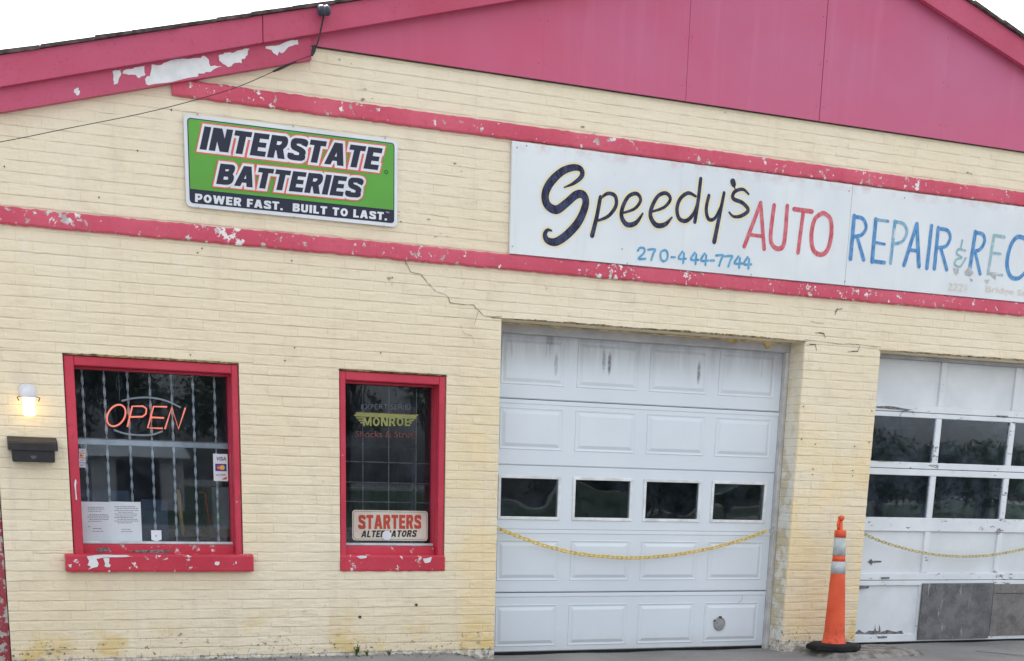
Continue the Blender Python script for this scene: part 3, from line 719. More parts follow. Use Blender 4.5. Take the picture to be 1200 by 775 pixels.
# dark lumps of mortar and rusty lintel edges above the openings
def lintel(x0, x1, z, hh, seed, mat, name='lintel_edge', y=-.006):
    rn = random.Random(seed); m = MB(); n_ = int((x1-x0)/.018); pr = []; wv = 0
    for i in range(n_+1):
        wv = .8*wv + rn.uniform(-.2, .2); x = x0 + (x1-x0)*i/n_; e = min(1, 4*min(i, n_-i)/n_+.3); a_ = (rn.uniform(-.12, .12)+wv)*hh*e; b_ = rn.uniform(-.2, .2)*hh
        pr.append([(x, .004, z+b_*.4), (x, y+rn.uniform(-.003, .003), z+b_*.4), (x, y+rn.uniform(-.003, .003), z+hh*e+a_), (x, .004, z+hh*e+a_)])
    for p in pr: m.v += [Vector(v) for v in p]
    for i in range(n_):
        for j in range(3): m.f.append([i*4+j, (i+1)*4+j, (i+1)*4+j+1, i*4+j+1])
    m.f.append([3, 2, 1, 0]); m.f.append([n_*4+j for j in range(4)])
    return obj(name, m, mat, B)
lintel(X1A-.08, X1B+.02, DTOP-.002, .011, 1, M['rust']); lintel(X2A-.01, X2B, D2TOP-.001, .013, 2, M['rust'])
lintel(W1[0]-.01, W1[1]+.01, HEAD-.010, .013, 3, M['rust'], 'mortar_edge', -.002); lintel(W2[0]-.01, W2[1]+.01, HEAD-.010, .009, 4, M['rust'], 'mortar_edge', -.002)

# cracks in the brickwork
def crack(pts, wd=.004):
    p = PP(pts); q = []
    rn = random.Random(len(pts)*7)
    for i in range(len(p)-1):
        for k in range(4):
            t_ = k/4; q.append((p[i].x*(1-t_)+p[i+1].x*t_+rn.uniform(-.004, .004), p[i].z*(1-t_)+p[i+1].z*t_+rn.uniform(-.004, .004)))
    q.append((p[-1].x, p[-1].z)); ws = [wd*rn.uniform(.4, 1.3) for _ in q]
    o = obj('crack', MB().ribbon(q, ws, -.0085), M['crackw' if wd < .0058 else 'crackm'], B); return o
z5 = lambda p: ZX(400, 240, 2.98, p); z6 = lambda p: ZX(800, 240, 2.98, p)
crack(z5([(218,190),(240,235),(280,245),(300,275),(330,305),(365,315),(380,345),(460,350),(495,388),(560,392)]), .0055)
crack(z5([(415,420),(425,448),(455,460),(465,485)]), .003); crack(z5([(478,372),(462,420)]), .003)
crack(z6([(530,385),(537,365),(555,363)]), .008); crack(z6([(445,410),(490,416)]), .004); crack(z6([(462,448),(492,450),(496,466)]), .007)
crack(z6([(425,470),(520,484),(600,490),(690,497)]), .0055); crack(z6([(430,492),(463,488),(465,510)]), .006); crack(z6([(575,515),(610,512),(615,495)]), .006)
# drilled holes and old fixings
hl = MB()
for (px_, py_) in [(421.5, 723), (487.5, 709)]: hl.disc_y(P(px_, py_), .011, -.0105, 0, 10)
for p in ZX(900, 400, 4.307, [(168,495),(237,520),(435,531),(226,645),(222,672),(425,652),(425,680),(177,329),(522,352),(508,510)]) + ZX(0, 240, 2.98, [(690,168),(705,153),(1018,196),(995,545),(665,525),(1028,500)]) + ZX(0, 0, 2.98, [(598,385),(480,527),(345,690),(15,583)]) + ZX(400, 240, 2.98, [(137,518),(795,245),(1058,268)]):
    hl.disc_y(P(*p), .0046, -.0095, 0, 7)
tag(obj('fixing_holes', hl, M['crackm'], B), kind='stuff')

rn = random.Random(77); pit = MB()
for (px_, py_, sx_, sy_, n_) in [(452, 252, 22, 10, 26), (512, 275, 12, 14, 12), (535, 200, 10, 12, 6), (428, 115, 10, 12, 6), (460, 333, 12, 8, 12), (400, 75, 8, 6, 5), (60, 760, 34, 8, 26), (215, 745, 12, 10, 9), (330, 755, 22, 10, 12), (385, 765, 40, 6, 14), (700, 150, 22, 8, 8), (850, 130, 14, 6, 5), (1120, 205, 20, 8, 6), (925, 330, 8, 20, 6), (530, 762, 26, 8, 14), (560, 745, 8, 12, 8)]:
    for _ in range(n_ if py_ > 700 else n_*2//3):
        c_ = P(px_+rn.gauss(0, sx_/2), py_+rn.gauss(0, sy_/2)); r_ = rn.choice((.002, .003, .004, .006, .009)) * rn.uniform(.7, 1.2); y_ = -.0098 if c_.z > .1 else -.013
        a0 = rn.uniform(0, 6); st_ = rn.uniform(1.2, 3)
        pit.add([(c_.x+r_*st_*rn.uniform(.5, 1.2)*math.cos(a0+k*1.05), y_, c_.z+r_*rn.uniform(.5, 1.2)*math.sin(a0+k*1.05)) for k in range(6)], [tuple(range(6))])
tag(obj('paint_pits', pit, simple('bare_brick_pit', (.46, .41, .34), .9, .3, 40, .6), B), kind='stuff')

# ---- left entrance (its frame just enters the picture)
en = part('entrance_door', (-.1, .1, 0), B)
obj('door_jamb', MB().bbox(.30, .380, -.006, .18, 0, 2.09, .008), M['oldj'], en); obj('door_jamb', MB().bbox(-.617, -.54, -.012, .18, 0, 2.09, .008), M['sill'], en)
obj('door_leaf', MB().bbox(-.537, .297, .10, .14, .05, 2.05, .008), M['wood'], en)
obj('glass_panel', MB().box(-.40, .20, .094, .099, .9, 1.9), M['oldg'], en)

# ---- first garage door: steel, five sections with raised panels
YD = .25
GD = part('garage_door', ((X1A+X1B)/2, YD, 0), B); GD['label'] = 'white steel garage door with raised panels and four windows'
def zav(y_left, y_right, Y=YD): return (P(585, y_left, Y).z + P(905, y_right, Y).z)/2
zl = [(P(578, 768, YD).z + P(893, 762, YD).z)/2, (P(581, 694.5, YD).z+P(896, 693, YD).z)/2, (P(582, 621.5, YD).z+P(902, 622, YD).z)/2,
      (P(584, 544, YD).z+P(905, 555, YD).z)/2, (P(585.5, 466, YD).z+P(909, 483.5, YD).z)/2, (P(588, 389, YD).z+P(914, 411, YD).z)/2]
zl[0] = max(zl[0], .022); xd0, xd1 = X1A+.03, X1B-.038
cols = []
for (a_, b_) in ((583.5, 656.3), (670, 741.3), (753.5, 821), (832.6, 898)):
    cols.append((P(a_, 584, YD).x, P(b_, 588, YD).x))
pw = sum(b_-a_ for a_, b_ in cols)/4; c0 = sum((a_+b_)/2 for a_, b_ in cols)/4
cxs = [sum(cols[i])/2 for i in range(4)]
def raised(cx, cz, w2, h2, y):
    m = MB(); rings = [(0, 0), (.004, -.006), (.014, -.0012), (.022, -.0008), (.044, -.011), (.048, -.0115)]
    for ins, dy in rings:
        for sx, sz in ((-1,-1),(1,-1),(1,1),(-1,1)): m.v.append(Vector((cx+sx*(w2-ins), y+dy, cz+sz*(h2-ins))))
    for i in range(len(rings)-1):
        for j in range(4): m.f.append([i*4+j, i*4+(j+1)%4, (i+1)*4+(j+1)%4, (i+1)*4+j])
    n_ = (len(rings)-1)*4; m.f.append([n_, n_+1, n_+2, n_+3]); return m
for k in range(5):
    z0, z1 = zl[k]+(.003 if k in (1, 4) else .0012), zl[k+1]-(.003 if k in (0, 3) else .0012)
    if k != 2:
        m = MB()
        m.add([(xd0, YD+.03, z0), (xd1, YD+.03, z0), (xd1, YD+.03, z1), (xd0, YD+.03, z1),
               (xd0, YD+.008, z0), (xd1, YD+.008, z0), (xd0, YD, z0+.008), (xd1, YD, z0+.008), (xd0, YD, z1-.034), (xd1, YD, z1-.034), (xd0, YD-.005, z1-.028), (xd1, YD-.005, z1-.028), (xd0, YD-.003, z1), (xd1, YD-.003, z1)],
              [(0,1,5,4),(4,5,7,6),(6,7,9,8),(8,9,11,10),(10,11,13,12),(12,13,2,3),(0,4,6,8,10,12,3),(1,2,13,11,9,7,5)])
        obj('door_section', m, M['steel'], GD)
        zlo, zhi = (P(740, {0: 754.5, 1: 680, 3: 531.5, 4: 458}[k], YD).z, P(740, {0: 707.4, 1: 634, 3: 484, 4: 404}[k], YD).z)
        for i in range(4): obj('raised_panel', raised(cxs[i], (zlo+zhi)/2, pw/2-.004, (zhi-zlo)/2, YD), M['steel'], GD)
    else:
        gz0, gz1 = P(740, 607.5, YD).z, P(740, 564.3, YD).z                    # glass
        m = MB(); gx = [(c_-pw/2+.026, c_+pw/2-.026) for c_ in cxs]
        xe = [xd0] + [v for g_ in gx for v in g_] + [xd1]
        m.box(xd0, xd1, YD, YD+.03, z0, gz0); m.box(xd0, xd1, YD, YD+.03, gz1, z1)
        for i in range(0, 10, 2): m.box(xe[i], xe[i+1], YD, YD+.03, gz0, gz1)
        obj('door_section', m, M['steel'], GD)
        for i in range(4):
            f_ = MB(); o_ = .024; (ga, gb) = gx[i]
            f_.bbox(ga-o_, gb+o_, YD-.009, YD-.001, gz0-o_, gz0, .003); f_.bbox(ga-o_, gb+o_, YD-.009, YD-.001, gz1, gz1+o_, .003)
            f_.bbox(ga-o_, ga, YD-.0085, YD-.001, gz0, gz1, .003); f_.bbox(gb, gb+o_, YD-.0085, YD-.001, gz0, gz1, .003)
            obj('window_frame', f_, M['bar'], GD)
            obj('pane', MB().box(ga+.0005, gb-.0005, YD+.006, YD+.01, gz0+.0005, gz1-.0005), M['wavy'], GD)
obj('bottom_seal', MB().box(xd0, xd1, YD+.002, YD+.03, -.02, zl[0]), M['rubber'], GD)
ep = P(842.5, 731, YD-.01); ex_ = MB(); 
pr_ = []
m = MB(); ringp = [(.056, -.001), (.056, -.013), (.050, -.015), (.047, -.010), (.001, -.010)]
for r_, dy in ringp:
    for j in range(24): a_ = 2*math.pi*j/24; m.v.append(Vector((ep.x+r_*math.cos(a_), YD-.008+dy, ep.z+r_*1.04*math.sin(a_))))
for i in range(len(ringp)-1):
    for j in range(24): m.f.append([i*24+j, i*24+(j+1)%24, (i+1)*24+(j+1)%24, (i+1)*24+j])
obj('exhaust_port', m, M['metal'], GD, smooth=False)
obj('port_clip', MB().box(ep.x-.012, ep.x+.012, YD-.03, YD-.022, ep.z+.050, ep.z+.064).box(ep.x-.06, ep.x-.048, YD-.03, YD-.022, ep.z+.02, ep.z+.036), M['kprint'], GD)
q = PP(ZX(560, 640, 3.243, [(1006,185),(1004,200),(996,212),(988,216)]), YD-.009)
obj('scratch', MB().ribbon(smooth_pts([(v.x, v.z) for v in q]), .005, YD-.0092), M['jamb'], GD)
# wooden surround of the opening
zh0 = (P(588, 390, .2).z + P(914, 411, .2).z)/2
obj('door_header', MB().bbox(X1A, X1B, .2, .28, zh0-.004, DTOP-.001, .006), M['header'], B)
obj('header_lip', MB().bbox(X1A, X1B, .188, .2, DTOP-.012, DTOP-.001, .003), M['tan'], B)
obj('jamb', MB().bbox(X1B-.036, X1B-.0005, .2, .28, 0, zh0-.005, .004), M['jamb'], B)
obj('jamb', MB().bbox(X1A, X1A+.028, .2, .28, 0, zh0-.005, .004), M['jamb'], B)
for k, p in enumerate(([(430,133),(560,140),(700,150),(785,162),(778,178),(745,182),(722,196),(690,186),(640,170),(520,152)], [(785,165),(1020,180),(1000,186),(972,195),(965,232),(945,232),(930,196),(850,186)])):
    w_ = PP(ZX(740, 370, 5.96, p), .186); obj('peeling_paint', MB().prism([(v.x, v.z) for v in w_], .1835, .1868), M['tan'], B, recalc=True)

# ---- second garage door: old wooden sectional with two rows of glass
YW = .20
WD = part('wooden_garage_door', (9, YW, 0), B); WD['label'] = 'old white wooden garage door with two rows of glass and dark boards at its foot'
zA = lambda p: ZX(1000, 400, 4.08, [p])[0]; zB = lambda p: ZX(1000, 570, 3.78, [p])[0]
X_ = lambda p, Y=YW: P(*p, Y).x; Z_ = lambda p, Y=YW: P(*p, Y).z
mull = [((X_(zA((403,200)))+X_(zA((380,480))))/2+.0, (X_(zA((430,200)))+X_(zA((412,480))))/2)]
m1a = X_(zA((390,480))); m1b = X_(zA((416,480))); pitch_ = X_(zA((742,500))) - m1a
mw = m1b - m1a
stiles = [(m1a + pitch_*i, m1b + pitch_*i) for i in range(-1, 4)]
stiles[0] = (X2A-.02, X2A+.075)
xw0, xw1 = X2A-.02, stiles[-1][1]
rows = dict(
    top=(Z_(zA((260,305))), Z_(zA((260,88)))), g1=(Z_(zA((240,577))), Z_(zA((240,362)))), g2=(Z_(zB((190,138))), Z_(zA((210,640)))),
    p4=(Z_(zB((190,385))), Z_(zB((190,199)))), p5=(Z_(zB((140,657))), Z_(zB((140,440)))))
zr_ = sorted([v for r_ in rows.values() for v in r_])
rails = [(Z_(zB((140, 712))), zr_[0]), (zr_[1], zr_[2]), (zr_[3], zr_[4]), (zr_[5], zr_[6]), (zr_[7], zr_[8]), (zr_[9], zr_[9]+.06)]
for i, (a_, b_) in enumerate(rails):
    a_ = max(a_, .035)
    if i in (1, 3, 4):           # a section joint splits this rail
        mid = a_ + (b_-a_)*(.42 if i != 3 else .5)
        obj('rail', MB().bbox(xw0, xw1, YW, YW+.04, a_, mid-.0025, .004), M['wood'], WD); obj('rail', MB().bbox(xw0, xw1, YW+.003, YW+.04, mid+.0025, b_, .004), M['wood'], WD)
    else: obj('rail', MB().bbox(xw0, xw1, YW, YW+.04, a_, b_, .004), M['wood'], WD)
for i in range(5):
    z0, z1 = zr_[2*i], zr_[2*i+1]
    for (a_, b_) in stiles:
        obj('stile', MB().bbox(a_, b_, YW+.004, YW+.04, z0, z1, .004), M['wood'], WD)
    for k in range(len(stiles)-1):
        x0, x1 = stiles[k][1], stiles[k+1][0]
        if i in (2, 3):
            obj('pane', MB().box(x0, x1, YW+.022, YW+.026, z0, z1), M['oldg'], WD)
        else: obj('door_panel', MB().box(x0, x1, YW+.024, YW+.034, z0, z1), M['wpan'], WD)
obj('bottom_seal', MB().box(xw0, xw1, YW+.004, YW+.03, 0, max(.035, rails[0][0])), M['rubber'], WD)
# dark boards screwed over the lower panels
bz0, bz1 = Z_(zB((450,682)), YW-.02)+.012, Z_(zB((450,430)), YW-.02)
b0, b1 = X_(zB((298,560)), YW-.02), X_(zB((610,560)), YW-.02)
obj('dark_board', MB().bbox(b0, b1, YW-.022, YW-.002, bz0, bz1, .003), M['board'], WD)
zsp = Z_(zB((690,476)), YW-.012)
obj('dark_board', MB().bbox(b1+.010, b1+.9, YW-.014, YW-.002, bz0+.02, zsp-.003, .003), M['board2'], WD); obj('dark_board', MB().bbox(b1+.010, b1+.9, YW-.014, YW-.002, zsp+.003, bz1-.01, .003), M['board2'], WD)
# flaked paint showing bare wood
for k, p in enumerate(([(5,655),(25,635),(50,650),(70,640),(92,640),(96,612),(100,640),(112,642),(115,612),(120,645),(150,636),(190,645),(215,640),(222,656),(120,658)],
                       [(62,335),(78,322),(84,330),(125,331),(122,337),(85,340),(80,350)], )):
    flake('peeled_patch', ZX(1000, 570, 3.78, p), YW+.0232, M['bare'], WD, 40+k, amp=.004)
for k, p in enumerate(([(100,665),(150,664),(148,672),(110,674)], [(120,403),(160,402),(158,410),(126,412)], [(20,441),(70,442),(66,452),(30,456)], [(20,710),(60,706),(120,711),(118,716),(30,716)], [(200,706),(250,702),(252,709),(205,712)], [(340,700),(420,696),(420,702),(345,706)], [(500,694),(560,690),(560,697),(505,699)])):
    flake('peeled_patch', ZX(1000, 570, 3.78, p), YW-.0002, M['bare'], WD, 60+k, amp=.003)
for k, p in enumerate(([(105,312),(170,310),(230,320),(280,328),(260,333),(180,325),(120,320)], [(680,355),(740,357),(735,363),(690,362)], [(100,570),(150,572),(200,577),(140,576)])):
    flake('peeled_patch', ZX(1000, 400, 4.08, p), YW-.0002, M['bare'], WD, 80+k, amp=.003)
obj('door_header', MB().bbox(X2A, X2B, .185, .28, zr_[9]+.0, D2TOP-.001, .005), M['header'], B)

# ================================================================== SIGNS
def text_verts(body, offset=0.0, shear=0.0, spacing=1.0):
    cu = bpy.data.curves.new('lettering', 'FONT'); cu.body = body; cu.size = 1; cu.offset = offset; cu.shear = shear
    cu.resolution_u = 5; cu.space_character = spacing; cu.fill_mode = 'FRONT'
    o = bpy.data.objects.new('lettering', cu); col.objects.link(o)
    dg = bpy.context.evaluated_depsgraph_get(); me = bpy.data.meshes.new_from_object(o.evaluated_get(dg))
    v = [(x.co.x, x.co.y) for x in me.vertices]; f = [list(p.vertices) for p in me.polygons]
    bpy.data.objects.remove(o); bpy.data.curves.remove(cu); bpy.data.meshes.remove(me); return v, f
def place_text(name, body, bl, tl, br, y, mat, parent, offset=0, shear=0, outlines=(), spacing=1.0):
    """lettering lying in the plane y; bl, tl, br are the pixel corners of its box in the photograph"""
    base, _ = text_verts(body, offset, 0, spacing)
    x0, x1 = min(p[0] for p in base), max(p[0] for p in base); z0, z1 = min(p[1] for p in base), max(p[1] for p in base)
    a_, b_, c_ = P(*bl, y), P(*tl, y), P(*br, y); H_ = b_.z - a_.z; Wd = c_.x - a_.x
    def mk(off2, nm, mt, yy):
        v, f = text_verts(body, off2, 0, spacing)
        m = MB()
        for (px_, py_) in v:
            u, t_ = (px_-x0)/(x1-x0), (py_-z0)/(z1-z0)
            m.v.append(Vector((a_.x + u*Wd + shear*H_*t_, yy, a_.z + (c_.z-a_.z)*u + H_*t_)))
        m.f = f
        return obj(nm, m, mt, parent, origin=a_)
    r_ = mk(offset, name, mat, y)
    for (o2, nm, mt, dy) in outlines: mk(o2, nm, mt, y+dy)
    return r_
# ---- heavy block capitals drawn as strokes
def glyph(ch, t):
    h = t/2; W_ = .66
    def c(pts, cl=False): return ('c', pts, t*.92, cl)
    G_ = {
     'I': (t, [('r', 0, t, 0, 1)]),
     'N': (.78, [('r', 0, t*.95, 0, 1), ('r', .78-t*.95, .78, 0, 1), ('d', .78-t*.66, 0, t*.66, 1, t*1.25)]),
     'T': (.68, [('r', .34-h, .34+h, 0, 1), ('r', 0, .68, 1-t*.85, 1)]),
     'E': (.62, [('r', 0, t, 0, 1), ('r', 0, .62, 1-t*.85, 1), ('r', 0, .62, 0, t*.85), ('r', 0, .57, .5-t*.40, .5+t*.40)]),
     'F': (.58, [('r', 0, t, 0, 1), ('r', 0, .58, 1-t*.85, 1), ('r', 0, .53, .46-t*.40, .46+t*.40)]),
     'L': (.58, [('r', 0, t, 0, 1), ('r', 0, .58, 0, t*.85)]),
     'A': (.82, [('d', h*1.0, 0, .41-h*.25, 1, t*1.02), ('d', .82-h*1.0, 0, .41+h*.25, 1, t*1.02), ('r', .22, .60, .19, .19+t*.72)]),
     'R': (.72, [('r', 0, t, 0, 1), c([(h*1.5, 1-h*.92), (.42, 1-h*.92), (.545, .87), (.585, .72), (.545, .58), (.42, .46+h*.1), (h*1.5, .46+h*.1)]), ('d', .72-h*1.05, 0, .40, .50, t*1.08)]),
     'P': (.68, [('r', 0, t, 0, 1), c([(h*1.5, 1-h*.92), (.42, 1-h*.92), (.545, .85), (.575, .68), (.535, .52), (.42, .40), (h*1.5, .40)])]),
     'B': (.70, [('r', 0, t, 0, 1), c([(h*1.5, 1-h*.92), (.40, 1-h*.92), (.53, .87), (.55, .74), (.50, .60), (.38, .52), (h*1.5, .52)]), c([(h*1.5, .53), (.42, .53), (.56, .43), (.59, .29), (.55, .17), (.42, h*.92), (h*1.5, h*.92)])]),
     'S': (.70, [c([(.70-h, .68), (.60, .83), (.46, 1-h*.95), (.26, 1-h*.98), (h+.01, .84), (h+.01, .70), (.20, .58), (.42, .50), (.58, .40), (.70-h, .28), (.61, .15), (.47, h*.95), (.25, h*.95), (.12, .16), (h-.02, .31)])]),
     'O': (.78, [c([(.39+(.39-h)*math.cos(a_), .5+(.5-h*.95)*math.sin(a_)) for a_ in [math.pi*2*k/20 for k in range(21)]], True)]),
     'U': (.72, [c([(h, 1), (h, .6), (h, .33), (.15+h*.3, .17), (.36, h*.95), (.57-h*.3, .17), (.72-h, .33), (.72-h, .6), (.72-h, 1)])]),
     'W': (1.12, [('d', .30, 0, h*.9, 1, t*.95), ('d', .30, 0, .56-.0, 1, t*.85), ('d', .82, 0, .56, 1, t*.85), ('d', .82, 0, 1.12-h*.9, 1, t*.95)]),
     'M': (.92, [('r', 0, t*.9, 0, 1), ('r', .92-t*.9, .92, 0, 1), ('d', .46, .1, t*.6, 1, t), ('d', .46, .1, .92-t*.6, 1, t)]),
     '.': (t*.9, [('r', 0, t*.9, 0, t*.9)]), ' ': (.30, []),
    }
    return G_[ch]
def block_text(name, body, bl, tl, br, y, mat, parent, t=.27, shear=.2, gap=.10, outlines=(), one=False):
    """heavy capitals; bl, tl, br are the photo pixels of the bottom left, top left (unslanted) and bottom right of the word"""
    a_, b_, c_ = P(*bl, y), P(*tl, y), P(*br, y); H_ = b_.z - a_.z; Wd = c_.x - a_.x
    tot = sum(glyph(ch, t)[0] for ch in body) + gap*(len(body)-1); sx = Wd/tot; sz = H_
    def layer(o, nm, mt, y0):
        pen = 0; cnt_ = 0; allm = MB()
        for ch in body:
            wd, pcs = glyph(ch, t); m = MB()
            ox = o*sz/sx; oz = o
            for pc in pcs:
                cnt_ += 1; yy = y0 - .00004*(cnt_ % 9)
                if pc[0] == 'r': pl_ = [(pc[1]-ox, pc[3]-oz), (pc[2]+ox, pc[3]-oz), (pc[2]+ox, pc[4]+oz), (pc[1]-ox, pc[4]+oz)]
                elif pc[0] == 'd':
                    _, xb_, zb, xt, zt_, hw = pc; k_ = (xt-xb_)/(zt_-zb); hw = hw/2 + ox*math.sqrt(1+k_*k_)
                    pl_ = [(xb_-k_*oz-hw, zb-oz), (xb_-k_*oz+hw, zb-oz), (xt+k_*oz+hw, zt_+oz), (xt+k_*oz-hw, zt_+oz)]
                else:
                    pts = smooth_pts(pc[1], 4); w2 = pc[2]/2
                    L_, R__ = [], []
                    if o and not pc[3]:
                        for e, f_ in ((0, 1), (-1, -2)):
                            dx, dz = pts[e][0]-pts[f_][0], pts[e][1]-pts[f_][1]; q_ = math.hypot(dx, dz)
                            pts[e] = (pts[e][0]+dx/q_*ox, pts[e][1]+dz/q_*oz)
                    for i in range(len(pts)):
                        p0_, p1_ = pts[max(i-1, 0)], pts[min(i+1, len(pts)-1)]
                        if pc[3] and i in (0, len(pts)-1): p0_, p1_ = pts[-2], pts[1]
                        dx, dz = p1_[0]-p0_[0], p1_[1]-p0_[1]; q_ = math.hypot(dx, dz); nx_, nz_ = -dz/q_, dx/q_
                        L_.append((pts[i][0]+nx_*(w2+ox), pts[i][1]+nz_*(w2+oz))); R__.append((pts[i][0]-nx_*(w2+ox), pts[i][1]-nz_*(w2+oz)))
                    n_ = len(pts)
                    vv = [((pen+px_)*sx, pz_) for px_, pz_ in L_+R__]
                    m.add([(a_.x + u + shear*H_*z_, yy-1e-6*(i % n_), a_.z + (c_.z-a_.z)*u/Wd + H_*z_) for i, (u, z_) in enumerate(vv)], [(i, i+1, n_+i+1, n_+i) for i in range(n_-1)])
                    continue
                vv = [((pen+px_)*sx, pz_) for px_, pz_ in pl_]
                m.add([(a_.x + u + shear*H_*z_, yy, a_.z + (c_.z-a_.z)*u/Wd + H_*z_) for u, z_ in vv], [(0, 1, 2, 3)])
            if m.v:
                if one: allm.add(m.v, m.f)
                else: obj(nm, m, mt, parent)
            pen += wd + gap
        if one: tag(obj(nm, allm, mt, parent), kind='stuff')
    for (o_, nm, mt, dy) in outlines: layer(o_, nm, mt, y+dy)
    layer(0, name, mat, y)
# ---- green battery sign
G = thing('battery_sign', P(341, 260, -.02), 'green and navy metal battery sign with slanted lettering on cream brick between pink bands', 'sign')
q = [P(218, 243, -.022), P(464.5, 265.5, -.022), P(466, 164, -.022), P(215, 134, -.022)]
def rrect(x0, x1, z0, z1, r_, k=4):
    pts = []
    for (cx, cz, a0) in ((x1-r_, z0+r_, -90), (x1-r_, z1-r_, 0), (x0+r_, z1-r_, 90), (x0+r_, z0+r_, 180)):
        for i in range(k+1): a_ = R(a0+90*i/k); pts.append((cx+r_*math.cos(a_), cz+r_*math.sin(a_)))
    return pts
gx0, gx1 = (q[0].x+q[3].x)/2, (q[1].x+q[2].x)/2; gz0, gz1 = (q[0].z+q[1].z)/2, (q[2].z+q[3].z)/2
YB = -.030
obj('backing_plate', MB().prism(rrect(gx0, gx1, gz0, gz1, .03), YB, -.012), M['swhite'], G)
i_ = .022
obj('border_line', MB().prism(rrect(gx0+i_, gx1-i_, gz0+i_, gz1-i_, .022), YB-.0012, YB-.0004), M['sblue'], G)
i_ = .028; zs_ = gz0 + i_ + (gz1-gz0)*.165
zs_ = (P(219, 221.5, YB).z + P(463.5, 246, YB).z)/2
obj('green_field', MB().prism([(gx0+i_, zs_), (gx1-i_, zs_)] + rrect(gx0+i_, gx1-i_, zs_-.1, gz1-i_, .018)[5:15], YB-.0022, YB-.0014), M['sgreen'], G)
z7 = lambda x, y: (200+x/4.286, 120+y/4.286)
YT = YB - .0052
ol = [(.055+.0, 'white_outline', M['swhite'], .0010), (.082, 'red_outline', M['sred'], .0020)]
ol = [(.115, 'white_outline', M['swhite'], .0008), (.170, 'red_outline', M['sred'], .0016)]
block_text('letter', 'INTERSTATE', z7(145, 236), z7(145, 118), z7(1040, 341), YT, M['sblue'], G, t=.27, shear=.26, gap=.085, outlines=ol)
block_text('letter', 'BATTERIES', z7(228, 410), z7(228, 305), z7(948, 481), YT-.0024, M['sblue'], G, t=.27, shear=.26, gap=.085, outlines=[(.125, 'white_outline', M['swhite'], .0008), (.18, 'red_outline', M['sred'], .0016)])
block_text('slogan', 'POWER FAST.  BUILT TO LAST.', z7(122, 500), z7(122, 458), z7(1086, 594), YT, M['swhite'], G, t=.27, shear=.06, gap=.13, one=True)
place_text('trademark', 'TM', z7(1080, 556), z7(1080, 549), z7(1097, 558), YT, M['swhite'], G)
tm = P(*z7(1083, 351), YT); obj('registered_mark', MB().tube([(tm.x+.011*math.cos(a_/2), YT, tm.z+.011*math.sin(a_/2)) for a_ in range(13)], .0015, 4, closed=True), M['sblue'], G)
sc_ = MB()
for p in (z7(135, 62), z7(615, 121), z7(1077, 180), z7(139, 528), z7(620, 576), z7(1072, 622)):
    c_ = P(*p, YB); sc_.disc_y(c_, .006, YB-.004, YB-.0005, 8)
obj('screws', sc_, M['metal'], G)

# ---- long hand painted sign
YP = -.034
LS = thing('painted_sign', P(900, 320, YP), 'long white hand painted sign board with script name, red and blue lettering and phone number', 'sign')
sx0 = (P(600, 169, YP).x + P(598, 295, YP).x)/2; sj = (P(997.5, 222, YP).x + P(991.5, 333, YP).x)/2
sz1 = P(600, 169.5, YP).z; sz0 = LB1 + .004
obj('sign_panel', MB().bbox(sx0, sj-.0015, YP, -.010, sz0, UB0-.012, .002), M['signw'], LS)
obj('sign_panel', MB().bbox(sj+.0015, sj+3.05, YP+.001, -.010, sz0, UB0-.014, .002), M['signw'], LS)
YQ = YP - .0015
cnt = [0]
def strokes(name, oo, lst, mat, outline=None, ow=0):
    """each letter: list of (points, width) strokes in magnified-photo units"""
    ox, oy, s = oo; pxm = .0082
    for let in lst:
        m = MB(); mo = MB()
        for pts, wd in let:
            cnt[0] += 1; yy = YQ - .00012*(cnt[0] % 7)
            ww = wd if isinstance(wd, (list, tuple)) else [wd]*len(pts)
            p3 = [(x, y, z) for (x, y), z in zip(pts, ww)]
            p3 = smooth_pts(p3, 6) if len(pts) > 2 else [tuple(p3[0][j]+(p3[1][j]-p3[0][j])*t/4 for j in range(3)) for t in range(5)]
            q_ = [P(ox+x/s, oy+y/s, YQ) for x, y, _ in p3]
            # local scale: metres per magnified pixel
            k_ = (P(ox+(p3[0][0]+10)/s, oy+p3[0][1]/s, YQ) - P(ox+p3[0][0]/s, oy+p3[0][1]/s, YQ)).length/10
            ws = [max(.002, z*k_) for _, _, z in p3]
            m.ribbon([(v.x, v.z) for v in q_], ws, yy)
            for e in (0, -1):
                c_ = q_[e]; m.add([(c_.x+ws[e]/2*math.cos(a_*math.pi/4), yy-.00035-.0001*e, c_.z+ws[e]/2*math.sin(a_*math.pi/4)) for a_ in range(8)], [tuple(range(8))])
            if outline: mo.ribbon([(v.x, v.z) for v in q_], [w_+ow*k_ for w_ in ws], YQ+.0009-.00003*(cnt[0] % 7))
        obj(name, m, mat, LS)
        if outline: obj('letter_outline', mo, outline, LS)
Z2 = (590, 160, 3.871); Z3 = (850, 200, 3.4286)
def W_(k, *a): return list(a)
